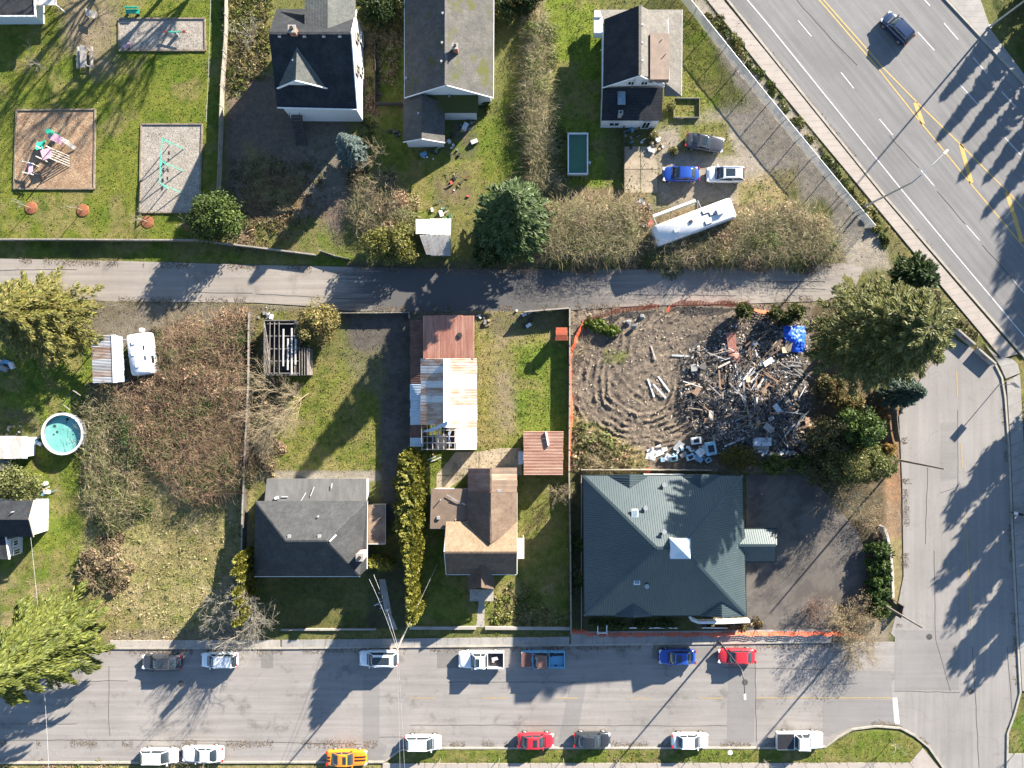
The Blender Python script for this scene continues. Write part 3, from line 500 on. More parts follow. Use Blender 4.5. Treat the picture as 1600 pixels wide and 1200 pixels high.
conifer(1404, 440, 6, 3.4, G_DRK, 'dark spreading evergreen beside the gravel track end', nb=110, per=80, droop=.1, size=.3, up=.4, pw=.5)
for i, (x, y, h, r, lb) in enumerate(((1156,488,2.6,1.2,'small dark cypress by the orange fence above the brick rubble'), (1205,492,2.4,1.0,'stubby cypress just left of the blue tarpaulin'), (1236,490,2.8,1.2,'bushy cypress touching the huge olive conifer'), (1222,499,2.0,.9,'low cypress between two taller ones above the blue tarpaulin'))):
    conifer(x, y, h, r, [(.07,.085,.022), (.10,.105,.03), (.05,.06,.018)], lb, nb=60, per=55, droop=.05, size=.16, up=.7, pw=.5, group='cypresses along the lane edge')
# two clipped rows of golden cedars
def cedar(x, y, h, r, lb, grp): conifer(x, y, h, r, [(.17,.165,.028), (.22,.205,.04), (.12,.13,.022)], lb, 'hedge tree', 'hedge_cedar', nb=int(36+h*11), per=int(22+r*19), droop=-.05, size=.19, wid=.45, up=.75, pw=.42, group=grp, jag=.12, z0=.03)
rowA = [(648,716,4.2,1.6),(647,734,4.5,1.85),(644,751,4.3,2.05),(648,768,4.6,1.9),(644,785,4.2,2.1),(647,802,4.4,1.9),(644,818,4.2,2.0),(648,834,4.6,1.7),(649,848,5.2,1.4),(651,860,6.2,1.2),(653,872,6.8,1.0),(652,884,7.0,.9),(655,896,7.2,.85),(653,908,7.2,.85),(655,920,7.4,.95),(657,931,7.4,1.0),(654,941,7.2,.95)]
ordn = ['first','second','third','fourth','fifth','sixth','seventh','eighth','ninth','tenth','eleventh','twelfth','thirteenth','fourteenth','fifteenth','sixteenth','seventeenth']
for i, c in enumerate(rowA): cedar(*c, f'golden cedar, {ordn[i]} from the barn in the long hedge row', 'cedars of the long hedge')
for i, (x, y) in enumerate(((397,858),(397,874),(398,889),(398,904),(399,919),(399,934),(399,947))): cedar(x, y, 5.6+.9*math.sin(i*2.3), .58+.1*math.sin(i*1.7), f'slim golden cedar, {ordn[i]} of the short row beside the grey hip-roofed house', 'cedars of the short row')
for i, (x, y, r) in enumerate(((588,872,.85),(600,874,1.0),(611,875,.95))): cedar(x, y, 2.6, r, f'low golden cedar, {ordn[i]} from the red chimney', 'cedars by the red chimney')
# shrubs and hedges
bush(349, 347, 5.6, 3.9, 3.3, [(.055,.085,.018), (.085,.12,.028), (.04,.06,.014)], 'round dark green evergreen on the park fence line', name='evergreen_bush', n=11000, size=.17, clumps=80)
bush(615, 388, 4.8, 4.4, 2.7, [(.13,.135,.03), (.17,.155,.045), (.09,.10,.025)], 'wide olive bush overhanging the lane by the grey shed', n=9000, size=.15, clumps=60, twig=3)
bush(503, 508, 4.4, 2.9, 3.0, [(.20,.155,.055), (.25,.19,.075), (.15,.125,.045), (.13,.14,.04)], 'golden brown bushy tree beside the roofless shed', 'tree', 'golden_tree', n=8500, size=.13, clumps=60)
bush(768, 398, 4.6, 2.8, 2.1, G_DRK, 'dark green laurel below the fir at the lane edge', n=5000, size=.15)
bush(1150, 716, 2.4, 3.0, 1.8, [(.10,.095,.02), (.135,.12,.03), (.07,.07,.016)], 'rounded dull green clipped bush above the green metal roof', n=7500, size=.09, clumps=60, crad=.4)
bush(1205, 724, 2.0, 1.9, 1.3, [(.075,.10,.02), (.10,.13,.03)], 'leafy green shrub between the clipped bush and the car park', n=4200, size=.13); bush(1245, 722, 1.9, 1.8, 1.2, [(.065,.09,.02), (.095,.125,.03)], 'dark leafy shrub at the car park corner below the debris', n=4000, size=.13)
bush(1314, 668, 10, 3.3, 2.9, [(.05,.085,.018), (.075,.115,.026), (.035,.06,.014)], 'dense dark green laurel by the side street fence', n=8500, size=.17)
bush(1300, 720, 10, 3.1, 2.9, [(.13,.135,.04), (.17,.165,.055), (.10,.105,.035)], 'pale olive feathery shrub left of the side street pole', n=8500, size=.13, twig=4); bush(1336, 720, 8.6, 2.9, 2.6, [(.10,.12,.035), (.13,.14,.045), (.075,.09,.028)], 'grey-green round shrub at the base of the side street pole', n=8500, size=.13, twig=4)
bush(1272, 680, 7.5, 3.1, 2.9, [(.06,.075,.025), (.09,.075,.04), (.05,.055,.02)], 'shaded green undergrowth bush beside the debris lot', n=5000, size=.15); bush(1270, 728, 6.0, 2.7, 2.5, [(.055,.065,.022), (.085,.075,.035)], 'dark tangled bush at the upper car park edge', n=4500, size=.14, twig=3)
bush(1372, 650, 1.6, 1.4, 1.2, [(.28,.13,.05), (.20,.10,.05), (.12,.11,.03)], 'rusty orange shrub below the blue-green conifer', n=2200, size=.11); bush(1384, 702, 1.5, 1.1, 1.2, [(.30,.16,.05), (.22,.15,.05), (.13,.13,.03)], 'orange-yellow shrub against the side street fence', n=2000, size=.11)
bush(1290, 604, 2.4, 2.3, 2.0, [(.17,.11,.05), (.10,.09,.035), (.06,.07,.02)], 'rust and green shrub under the huge olive conifer', n=4500, size=.13); bush(1322, 628, 2.2, 2.2, 1.5, [(.13,.12,.04), (.19,.12,.05), (.06,.07,.02)], 'mixed orange and olive shrub right of the rubble', n=3800, size=.13)
for i, y in enumerate((858, 880, 903, 926, 948)): bush(1366, y, 2.3, 1.9, 1.3, [(.04,.07,.016), (.065,.105,.022), (.03,.05,.012)], f'glossy dark hedge bush, {ordn[i]} down beside the car park', 'hedge', 'hedge_bush', n=3600, size=.14, group='hedge along the car park')
bush(38, 750, 3.8, 3.4, 2.7, [(.12,.135,.045), (.16,.165,.06), (.085,.10,.035)], 'fine-leaved grey-green tree over the sheds on the left', 'tree', 'yard_tree', n=8000, size=.13, clumps=70, twig=3)
bush(820, 6, 4, 2.6, 2.2, G_DRK, 'dark evergreen at the top behind the bramble hedge', n=5500, size=.16); bush(592, 22, 5, 2.8, 2.6, G_DRK, 'dark tree behind the dark gabled house', 'tree', 'evergreen_tree', n=6500, size=.17); bush(640, 30, 3.4, 2.0, 1.8, [(.09,.10,.025), (.13,.12,.04)], 'olive shrub against the mossy roof', n=3800, size=.14); bush(790, 18, 3.4, 1.9, 2.4, [(.05,.07,.018), (.08,.10,.03)], 'evergreen shrub right of the mossy grey house', n=3800, size=.14)
bush(762, 164, 1.2, .8, .8, [(.16,.17,.04), (.12,.14,.03)], 'small bright shrub at the corner of the mossy grey house', n=1200, size=.1)
for i, (x, y, s_) in enumerate(((925,505,1.2),(940,512,1.2),(955,517,1.0))): bush(x, y, .8, s_*1.3, .8, [(.09,.13,.02), (.13,.16,.03), (.06,.09,.015)], ['felled green branches inside the orange fence corner', 'cut conifer brush next to the grey boulders', 'loose green boughs at the end of the brush heap'][i], 'brush', 'brush_pile', n=1600, size=.16)
for i, (x, y) in enumerate(((900,850),(902,905),(935,972),(965,973),(1005,974),(1040,972))): bush(x, y, 1.3, 1.0 if i < 2 else 1.5, 1.3 if i < 2 else .7, [(.045,.07,.018), (.08,.11,.03), (.03,.045,.012)], ['dark shrub against the left wall of the green-roofed building', 'leafy shrub low on the left wall of the green-roofed building', 'hedge plant at the front corner of the green-roofed building', 'hedge plant beside the white gate frame', 'hedge plant behind the first white barrier', 'hedge plant behind the second white barrier'][i], 'shrub', 'foundation_shrub', n=1500, size=.11)
for i, (x, y, c) in enumerate(((1020,214,0),(1008,160,1),(1046,168,1),(1052,238,0))): bush(x, y, .9, .8, .7, [(.11,.12,.04), (.2,.19,.07)] if c else [(.2,.18,.08), (.12,.12,.04)], ['tan weeds beside the concrete yard', 'green weeds beside the raised beds', 'weeds inside the raised bed frame', 'pale shrub near the black coupe'][i], 'weeds', 'weed_clump', n=900, size=.1)
# bare deciduous trees and twiggy shrubs
bare_tree(391, 946, 5.8, 3.9, 'pale bare tree overhanging the parked white car', depth=5, spread=.75, trunk=.12, first=14, zf=.12, kids=(2, 5), thin=.64)
bare_tree(482, 615, 4.6, 2.9, 'bare fruit tree on the lawn below the roofless shed', depth=5, spread=.6, trunk=.075, first=10, tilt=(-2.4, -2.0), zf=.12, thin=.7, mat=two('tan_twig', (.21,.17,.11), (.28,.23,.15), 3, bmp=0), kids=(2, 5))
bare_tree(424, 664, 3.4, 2.2, 'twiggy bare tree at the left end of the shaded lawn', depth=5, spread=.7, trunk=.06, first=9, thin=.66, mat=MATS['tan_twig'])
bare_tree(590, 250, 3.0, 2.2, 'tan leafless shrub beside the blue spruce', name='bare_shrub', depth=4, trunk=.05, first=9, cat='shrub', mat=two('tan_twig', (.21,.17,.11), (.28,.23,.15), 3, bmp=0))
TANW = MATS['tan_twig']
bare_tree(1320, 968, 3.6, 2.9, 'large tan leafless shrub on the street corner', name='bare_shrub', depth=4, trunk=.06, first=16, cat='shrub', mat=TANW, zf=.06, buds=(5000, .07, [(.30,.22,.13), (.24,.18,.11), (.2,.17,.09)]))
bare_tree(1332, 1008, 2.4, 2.6, 'straw coloured thorny shrub spilling over the kerb', name='bare_shrub', depth=4, trunk=.05, first=16, cat='shrub', mat=TANW, zf=.06, buds=(2500, .06, [(.28,.22,.14), (.22,.18,.11)]))
bare_tree(1268, 948, 2.2, 1.7, 'purple brown leafless shrub at the car park exit', name='bare_shrub', depth=4, trunk=.04, first=13, cat='shrub', mat='bark', zf=.06, buds=(1500, .06, [(.15,.07,.06), (.18,.11,.08)]))
bare_tree(1308, 772, 5.0, 3.0, 'grey leafless shrub above the car park hedge', name='bare_shrub', depth=4, trunk=.05, first=14, cat='shrub', mat='palebark', zf=.08, buds=(2500, .07, [(.15,.14,.08), (.10,.10,.05)])); bare_tree(1368, 808, 2.6, 1.9, 'tan leafless shrub by the side street wall', name='bare_shrub', depth=4, trunk=.04, first=13, cat='shrub', mat=TANW, zf=.08, buds=(1800, .06, [(.26,.18,.12), (.2,.15,.10)]))
bare_tree(872, 768, 2.6, 1.4, 'tan leafless shrub on the fence right of the brown shed', name='bare_shrub', depth=5, trunk=.04, first=8, cat='shrub', mat=TANW, zf=.08); bare_tree(940, 728, 1.8, 2.2, 'straw coloured bush overhanging the green metal roof corner', name='bare_shrub', depth=4, trunk=.04, first=14, cat='shrub', mat=TANW, zf=.06); bare_tree(852, 915, 1.4, .9, 'small leafless sapling on the lawn beside the brown house', name='bare_shrub', depth=4, trunk=.03, first=6, cat='shrub', mat=TANW); bare_tree(900, 890, 1.4, .8, 'dry stalks against the left wall of the green-roofed building', name='bare_shrub', depth=4, trunk=.03, first=6, cat='shrub', mat=TANW)
bare_tree(268, 1214, 4.2, 2.4, 'leafless bush at the bottom kerb over the white cars', name='bare_shrub', depth=4, trunk=.05, first=14, cat='shrub', mat=TANW, zf=.08); bare_tree(330, 1214, 4.4, 2.6, 'leafless bush over the white coupe at the bottom kerb', name='bare_shrub', depth=4, trunk=.05, first=14, cat='shrub', mat=TANW, zf=.08)
bare_tree(1035, 370, 2.8, 3.0, 'straw coloured bush growing over the motorhome nose', name='bare_shrub', depth=4, trunk=.05, first=16, cat='shrub', mat=TANW, zf=.05); bare_tree(1085, 385, 2.6, 3.0, 'straw coloured bush under the middle of the motorhome', name='bare_shrub', depth=4, trunk=.05, first=16, cat='shrub', mat=TANW, zf=.05); bare_tree(1060, 400, 2.0, 2.4, 'straw coloured canes arching over the lane edge', name='bare_shrub', depth=4, trunk=.04, first=16, cat='shrub', mat=TANW, zf=.05)
bare_tree(912, 545, 1.6, 1.7, 'heap of pale cut branches inside the orange fence', name='brushwood', depth=4, trunk=.05, first=9, cat='brush', mat=TANW, zf=.1); bare_tree(395, 60, 3.0, 1.9, 'small bare tree left of the dark gabled house', depth=5, trunk=.06, first=6); bare_tree(605, 300, 2.6, 2.6, 'brown leafless thicket shrub above the olive bush', name='bare_shrub', depth=4, trunk=.05, first=16, cat='shrub', mat=TANW, zf=.06)
# brambles and dry undergrowth, too dense to count
BR_RED = [(.06,.10,.025), (.09,.125,.04), (.15,.125,.07), (.21,.13,.085), (.23,.165,.11)]; BR_TAN = [(.10,.13,.035), (.16,.165,.06), (.26,.21,.11), (.33,.255,.16), (.26,.17,.11)]; BR_DK = [(.08,.11,.035), (.11,.135,.045), (.17,.17,.07), (.23,.19,.10), (.22,.15,.10)]
thicket('brambles', [(255,520),(300,500),(395,490),(396,700),(392,765),(300,790),(235,720),(205,690),(180,600),(215,590),(250,590)], 70000, 2.7, BR_RED, 'russet bramble thicket filling the vacant lot', canes=12000, size=.095, seed=5, canecol=((.19,.10,.07), (.23,.16,.10), (.11,.115,.05), (.15,.10,.07)))
thicket('brambles', [(134,628),(180,600),(222,640),(232,720),(225,800),(180,830),(138,790),(136,700)], 32000, 2.1, BR_DK, 'green-brown bramble bank right of the round pool', canes=4500, size=.095, seed=15)
thicket('dry_grass', [(138,780),(200,800),(300,790),(392,770),(392,860),(360,980),(280,1000),(178,1000),(150,930),(128,910)], 6000, .16, [(.17,.17,.06), (.26,.23,.11), (.34,.28,.16), (.38,.31,.19), (.2,.19,.075)], 'tall straw coloured grass on the vacant lot', canes=500, seed=25, cat='dry grass', wid=.3, size=.12, lump=.6)
thicket('brambles', [(128,850),(190,840),(205,890),(180,925),(130,915)], 7000, 1.2, [(.13,.10,.06), (.2,.14,.09), (.24,.18,.11)], 'brown bramble patch above the giant cedar', canes=500, seed=35)
thicket('brambles', [(868,318),(995,312),(1000,345),(998,408),(860,412),(838,392),(840,330)], 26000, 2.7, BR_TAN, 'tan bramble bank between the fir and the junk heap', canes=7000, size=.1, seed=45)
thicket('brambles', [(1005,370),(1060,372),(1150,338),(1250,325),(1302,360),(1312,400),(1290,412),(1100,416),(1010,416)], 34000, 2.1, BR_TAN, 'dry bramble bank below the motorhome', canes=12000, size=.1, seed=55)
thicket('brambles', [(812,150),(830,20),(852,20),(858,140),(872,290),(848,310),(826,300),(818,230)], 20000, 2.0, BR_TAN, 'tan bramble hedge between the two upper yards', canes=6000, size=.1, seed=65)
thicket('brambles', [(560,280),(600,268),(640,320),(648,360),(560,370),(545,330)], 9000, 1.6, BR_TAN, 'tan brambles above the olive bush at the lane', canes=3000, seed=75)
thicket('brambles', [(565,-20),(628,-20),(630,60),(618,130),(588,120),(566,90)], 6000, .7, BR_TAN, 'straw weeds between the dark gabled house and mossy roof', canes=400, seed=85)
thicket('weeds', [(352,-20),(420,-20),(422,110),(380,140),(354,150)], 9000, .5, [(.10,.13,.025), (.16,.16,.045), (.22,.18,.09)], 'rough weeds right of the park fence', canes=300, seed=95, cat='weeds'); thicket('weeds', [(358,250),(500,250),(505,330),(420,395),(355,390)], 7000, .3, [(.10,.11,.03), (.15,.11,.06), (.20,.14,.08)], 'leaf litter and weeds in the bare yard', seed=96, cat='weeds', size=.1)
thicket('ivy', [(1108,20),(1135,40),(1205,135),(1345,310),(1385,365),(1378,385),(1362,360),(1330,300),(1205,145),(1105,30)], 9000, .6, [(.06,.085,.02), (.10,.11,.03), (.15,.14,.05)], 'ragged green strip between the board fence and pavement', seed=97, cat='weeds', soft=4)
thicket('weeds', [(1400,400),(1430,420),(1540,540),(1520,540),(1470,490),(1400,430)], 3500, .5, [(.08,.08,.03), (.14,.12,.06)], 'scruffy verge beyond the concrete barriers', seed=98, cat='weeds', soft=4); thicket('weeds', [(895,650),(960,690),(1005,722),(1000,735),(896,735)], 4500, .6, BR_TAN, 'dry weeds at the lower edge of the mud', canes=400, seed=99, cat='weeds')
thicket('weeds', [(780,925),(812,905),(850,950),(886,972),(770,975)], 3500, .45, [(.12,.15,.03), (.18,.18,.05), (.22,.18,.09)], 'overgrown bed in front of the brown house', seed=100, cat='weeds'); thicket('weeds', [(398,620),(432,600),(432,745),(398,745)], 6000, 1.3, BR_DK, 'shaded brambles left of the lawn', canes=600, seed=101); thicket('weeds', [(0,1198),(200,1198),(205,1230),(0,1230)], 3500, .6, BR_TAN, 'straw weeds along the bottom kerb', seed=102, cat='weeds')
thicket('weeds', [(1095,965),(1180,962),(1200,985),(1095,984)], 2500, .35, [(.22,.15,.07), (.13,.10,.05), (.10,.10,.03)], 'dry planting behind the curved ramp', seed=103, cat='weeds', soft=3); thicket('weeds', [(560,125),(588,125),(588,220),(560,205)], 2500, .4, BR_TAN, 'weeds beside the white gabled wall', seed=104, cat='weeds')
# trees that stand just outside the picture and throw their shade into it
for i, (x, y, h, r) in enumerate(((1604,-2,6.0,1.7),(1626,28,7.2,1.9),(1648,52,6.4,1.8),(1668,80,7.6,2.0),(1690,104,6.8,1.9),(1710,132,7.8,2.0),(1732,160,7.0,1.9),(1754,186,7.6,2.0))): conifer(x, y, h, r, G_FIR, f'dark fir, {ordn[i]} from the top along the far highway edge', nb=80, per=50, size=.35, group='firs beyond the highway')
for i, (x, y, h, r) in enumerate(((1872,62,16.5,5.2),(1915,125,17,5.6),(1945,50,17,5.0))): bush(x, y, h, r, r, G_DRK, ['great round evergreen across the highway', 'second great evergreen across the highway', 'third great evergreen across the highway'][i], 'tree', 'evergreen_tree', n=9000, size=.4, clumps=80, bottom=.25)
for i, (x, y, h, r) in enumerate(((1668,592,11,1.9),(1690,630,12,1.6),(1676,672,12,1.9),(1698,705,12,1.5),(1684,742,11.5,1.9),(1700,782,12,1.6),(1682,818,11,1.8),(1690,862,10.5,2.0))): bush(x, y, h, r, r, [(.07,.09,.025), (.10,.11,.035)], f'tall loose-crowned tree, {ordn[i]} down beyond the right pavement', 'tree', 'roadside_tree', n=4200, size=.26, clumps=50, crad=.5, bottom=.12, group='trees beyond the right pavement')
for i, (x, y, h) in enumerate(((330,-95,15),(420,-150,16),(275,-160,15))): bare_tree(x, y, h, 3.0, ['tall bare tree above the park', 'second tall bare tree above the park', 'third tall bare tree above the park'][i], depth=4, trunk=.28, first=8, zf=.35)
# lawn grass blades
NB = 85000; cand = RNG.integers(0, len(X), NB*6); ok = (np.abs(X[cand]) < 64) & (np.abs(Y[cand]) < 48.5) & (RNG.random(NB*6) < GDm[cand]*.9); c_ = cand[ok][:NB]; n = len(c_)
C = np.stack([X[c_]+RNG.uniform(-.13, .13, n), Y[c_]+RNG.uniform(-.13, .13, n), GZ[c_]+.04], 1); U = unit(np.stack([RNG.normal(0, 1, n), RNG.normal(0, 1, n), RNG.uniform(.35, 1.2, n)], 1)); V = perp(U, rvec(n)); sz = .09*RNG.uniform(.5, 1.5, (n, 1))
tag(leaves('grass', C, U*sz, V*sz*.4, GC[c_]*RNG.uniform(.65, 1.45, (n, 1)), LEAF), 'short green and yellowing grass on the lawns', 'grass', None, 'stuff')
# ================================================================ buildings
SH_BLK = shingle('charcoal_shingle', (.020,.023,.028), (.034,.037,.042)); SH_GRN = shingle('grey_green_shingle', (.085,.092,.088), (.115,.12,.112)); SH_GRY = shingle('grey_shingle', (.044,.047,.051), (.062,.064,.066)); SH_MOSS = shingle('mossy_shingle', (.075,.074,.071), (.10,.097,.09), (.06,.065,.02), .60); SH_MOSS2 = shingle('heavy_moss_shingle', (.06,.06,.045), (.09,.085,.06), (.055,.06,.018), .44)
SH_TAN = shingle('tan_shingle', (.18,.135,.09), (.22,.165,.11)); SH_BRN = shingle('brown_shingle', (.12,.085,.065), (.155,.115,.085)); SH_LG = shingle('light_grey_shingle', (.14,.132,.12), (.17,.16,.145)); FELT = two('roofing_felt', (.095,.094,.093), (.14,.136,.13), 1.2, .35, .65, .9, 14, .2, .2, (1,.25,1)); FELT_T = two('rusty_felt', (.24,.17,.115), (.13,.085,.06), .8, .42, .65, .9, 14, .2, .1)
BRNROOF = two('brown_felt', (.16,.115,.085), (.12,.09,.07), .9, .35, .65, .9, 14, .2, .2)
GREENM = two('green_metal', (.033,.051,.058), (.048,.066,.070), .35, .3, .7, .38, 30, .05, 0, metal=.25, spec=.5); GREENE = plain('dark_green_trim', (.012,.02,.02), .5)
SID_W = two('white_siding', (.56,.57,.58), (.48,.49,.5), 2, .3, .7, .7, 8, .08, .2, (1,1,6)); SID_B = two('blue_grey_siding', (.36,.41,.45), (.42,.46,.49), 2, .3, .7, .7, 8, .08, .2, (1,1,6)); SID_T = two('tan_siding', (.42,.36,.29), (.34,.29,.23), 2, .3, .7, .7, 8, .08, .2, (1,1,6)); STUC = plain('cream_stucco', (.4,.38,.34), .85, vary=.08, bmp=.2)
C_WHT = two('white_corrugated', (.44,.44,.44), (.30,.20,.14), 1.1, .56, .72, .5, 10, .1, 0, (1,1,1), metal=.1); C_RST = two('rusted_corrugated', (.27,.17,.12), (.40,.36,.33), 1.3, .42, .68, .7, 12, .2, 0, (.3,1.6,1)); C_RED = two('red_rust_corrugated', (.27,.115,.085), (.36,.20,.15), 1.0, .4, .62, .7, 14, .18, 0, (2.5,.25,1)); C_BLU = two('pale_blue_corrugated', (.28,.36,.43), (.38,.42,.45), 1.2, .4, .65, .5, 12, .12, 0, metal=.1); C_BRN = two('brown_corrugated', (.24,.125,.09), (.31,.19,.14), 1.0, .4, .62, .7, 14, .2, 0, (.4,2,1)); C_GRY = two('grey_corrugated', (.34,.33,.32), (.26,.22,.19), 1.1, .5, .72, .5, 12, .12, 0, metal=.15); C_DRK = two('dark_rust_corrugated', (.075,.04,.032), (.12,.065,.05), 1, .4, .62, .8, 14, .2, 0)
BRICK = two('red_brick', (.25,.10,.075), (.32,.15,.11), 3, .4, .6, .85, 12, .2, .3)
def P3(l): return [W(*p) for p in l]
def roof(par, faces, mat, name='roof', t=.13):
    mb = MB()
    for f in faces: mb.slab(P3(f), t)
    return mb.build(name, mat, par)
def walls(par, pts, z, mat, inset=.35, name='wall', top=.16):
    P = [W(x, y, z-top) for x, y in pts]; c = sum(P, Vector())/len(P)
    Q = []
    for p in P:
        d = p-c; Q.append(Vector((p.x-math.copysign(min(inset, abs(d.x)), d.x), p.y-math.copysign(min(inset, abs(d.y)), d.y), p.z)))
    return MB().slab(Q, z-top).build(name, mat, par)
def gable(par, a, b, pk, mat, t=.12, inset=.3, zb=None):     # vertical triangle under a gable end, set back from the verge
    A, B, Pk = W(*a), W(*b), W(*pk); c = (A+B)/2; d = (B-A); d.z = 0; d.normalize(); n = Vector((-d.y, d.x, 0)); inw = n*inset
    q = Vector((c.x, c.y, Pk.z)); A, B = A.lerp(c, .06), B.lerp(c, .06); vs = []
    for k in (0, t):
        o_ = n*(inset+k); vs += [Vector((A.x, A.y, A.z-.22))+o_, Vector((B.x, B.y, B.z-.22))+o_, Vector((Pk.x, Pk.y, Pk.z-.2))+Vector((n.x, n.y, 0))*(inset+k)]
    return MB().add(vs, [(0, 1, 2), (5, 4, 3), (0, 3, 4, 1), (1, 4, 5, 2), (2, 5, 3, 0)]).build('gable_wall', mat, par)
def fascia(par, lines, mat=None, w_=.1, h_=.2):
    mb = MB()
    for a, b in lines: mb.bar(W(*a)-Vector((0, 0, .06)), W(*b)-Vector((0, 0, .06)), w_, h_)
    return mb.build('fascia', mat or WHITE, par)
def ridge(par, a, b, mat, w_=.28, name='ridge_cap'): return MB().bar(W(*a)+Vector((0, 0, .03)), W(*b)+Vector((0, 0, .03)), w_, .07).build(name, mat, par)
def window(par, c, w_, h_, ang, wt=None):     # c centre on the wall (metres), ang = direction the window faces
    R = Matrix.Rotation(ang, 3, 'Z'); c = Vector(c); f = MB()
    for dy, dz, sy, sz in ((0, h_/2, w_+.16, .09), (0, -h_/2, w_+.16, .09), (-w_/2, 0, .09, h_), (w_/2, 0, .09, h_), (0, 0, .05, h_)): f.box(c+R @ Vector((.05, dy, dz)), (.1, sy, sz), ang)
    fo = f.build('window', wt or WHITE, par); MB().box(c+R @ Vector((.03, 0, 0)), (.04, w_, h_), ang).build('pane', GLASS, fo); return fo
def box_px(par, name, x, y, z, sx, sy, sz, mat, rz=0): return MB().box(W(x, y, z)+Vector((0, 0, 0)), (sx, sy, sz), rz).build(name, mat, par)
def chimney(par, x, y, z0, z1, s, mat):
    p = W(x, y, z1); o = MB().box((p.x, p.y, (z0+z1)/2), (s, s, z1-z0)).build('chimney', mat, par); MB().box((p.x, p.y, z1+.02), (s+.12, s+.12, .1)).build('chimney_cap', CONC, o); MB().cyl((p.x, p.y, z1+.06), s*.28, .25, 10).build('flue', BLACK, o)
def vent(par, x, y, z, r=.13, mat=None): return MB().cyl(W(x, y, z)-Vector((0, 0, .15)), r, .45, 12).build('roof_vent', mat or GALV, par)
def bvent(par, x, y, z): return MB().box(W(x, y, z), (.35, .35, .22)).build('roof_vent', plain('vent_grey', (.25,.25,.25), .6), par)
def corr(par, q4, mats, sheets=6, ribs=5, amp=.028, name='roof_sheet', jit=.012):
    """corrugated sheets: ribs run from edge q0-q3 to edge q1-q2; the sheets lie side by side from q0-q1 to q3-q2"""
    a, b_, c, d = [Vector(p) for p in q4]
    for s in range(sheets):
        f0, f1 = s/sheets, (s+1)/sheets-.003; mb = MB(); vs = []; dz = random.uniform(0, jit); n = ribs*2; ov = random.uniform(-.05, .05)
        for k in range(n+1):
            f = f0+(f1-f0)*k/n; p = a.lerp(d, f); q = b_.lerp(c, f); z = Vector((0, 0, (amp if k % 2 else -amp)+dz)); e = (q-p).normalized()*ov; vs += [p+z-e, q+z+e]
        fs = []
        for k in range(n): fs.append((2*k, 2*k+1, 2*k+3, 2*k+2))
        mb.add(vs, fs); m_ = mats if not isinstance(mats, (list, tuple)) else random.choice(mats); mb.build(name, m_, par)
def ribs(par, face, mat, sp=.26, w_=.05, h_=.035):
    P = P3(face); n = (P[1]-P[0]).cross(P[2]-P[0]); n = n if n.z > 0 else -n; n.normalize(); dn = Vector((n.x, n.y, 0)).normalized(); ac = Vector((-dn.y, dn.x, 0)); dsl = (dn-n*dn.dot(n)).normalized()
    o = P[0]; uv = [((p-o).dot(ac), (p-o).dot(dsl)) for p in P]; u0 = min(u for u, v in uv); u1 = max(u for u, v in uv); mb = MB(); s = math.ceil(u0/sp)*sp
    while s < u1:
        vs = []
        for i in range(len(uv)):
            (ua, va), (ub, vb) = uv[i], uv[(i+1) % len(uv)]
            if (ua-s)*(ub-s) < 0: vs.append(va+(vb-va)*(s-ua)/(ub-ua))
        vs.sort()
        for k in range(0, len(vs)-1, 2):
            if vs[k+1]-vs[k] > .15:
                p, q = o+ac*s+dsl*vs[k]+n*.002, o+ac*s+dsl*vs[k+1]+n*.002; m_ = [p-ac*w_/2, p+n*h_, p+ac*w_/2, q-ac*w_/2, q+n*h_, q+ac*w_/2]; mb.add(m_, [(0, 1, 4, 3), (1, 2, 5, 4), (0, 2, 1), (3, 4, 5)])
        s += sp
    return tag(mb.build('ribs', mat, par), kind='stuff')
# --- dark gabled house
h = empty('house', W(490, 110), 'two-storey white house with charcoal roof and front cross gable', 'house')
walls(h, [(433,17),(557,17),(557,168),(434,167)], 5.2, SID_W, .25)
EL, RZ = 5.2, 8.9
roof(h, [[(420,52,RZ),(548,52,RZ),(558,170,EL),(433,167,EL)], [(432,14,EL),(558,14,EL),(548,52,RZ),(420,52,RZ)]], SH_BLK)
roof(h, [[(476,-50,7.6),(512,-50,8.2),(512,44,8.2),(476,40,7.6)], [(512,-50,8.2),(555,-50,6.6),(555,36,6.6),(512,44,8.2)]], SH_GRN, 'rear_roof')
roof(h, [[(434,137,6.2),(462,125,8.0),(464,72,8.25),(448,100,7.2)], [(462,125,8.0),(510,138,6.2),(496,105,6.9),(464,72,8.25)]], SH_GRN, 'cross_gable_roof')
fascia(h, [((433,138,6.25),(462,126,8.05)),((462,126,8.05),(511,138,6.25)),((557,16,EL+.1),(549,52,RZ)),((549,52,RZ),(558,170,EL+.1)),((433,168,EL+.1),(558,171,EL+.1))]); gable(h, (434,137,6.2), (510,138,6.2), (462,125,8.0), SID_W, inset=.25)
gable(h, (558,170,EL), (558,14,EL), (548,52,RZ), SID_W, inset=.3); ridge(h, (420,52,RZ), (548,52,RZ), SH_BLK)
roof(h, [[(447,138,5.95),(508,138,5.95),(516,166,4.4),(438,166,4.4)]], SH_BLK, 'porch_roof'); walls(h, [(446,140),(512,140),(514,168),(448,168)], 4.2, SID_W, .15, 'porch_wall')
chimney(h, 456, 45, 7.6, 9.7, .7, BRICK)
for x in (437, 476, 506, 531): bvent(h, x, 56, 8.75)
vent(h, 459, 95, 7.6); vent(h, 467, 96, 7.7); wx = W(558, 90, 5).x-.2
for y in (60, 110): window(h, (wx, W(0, y, 3.8).y, 3.9), 1.1, 1.3, 0, SID_T); window(h, (wx, W(0, y, 1.8).y, 1.6), 1.1, 1.3, 0)
st = MB(); b0 = W(463, 178, 2.2)
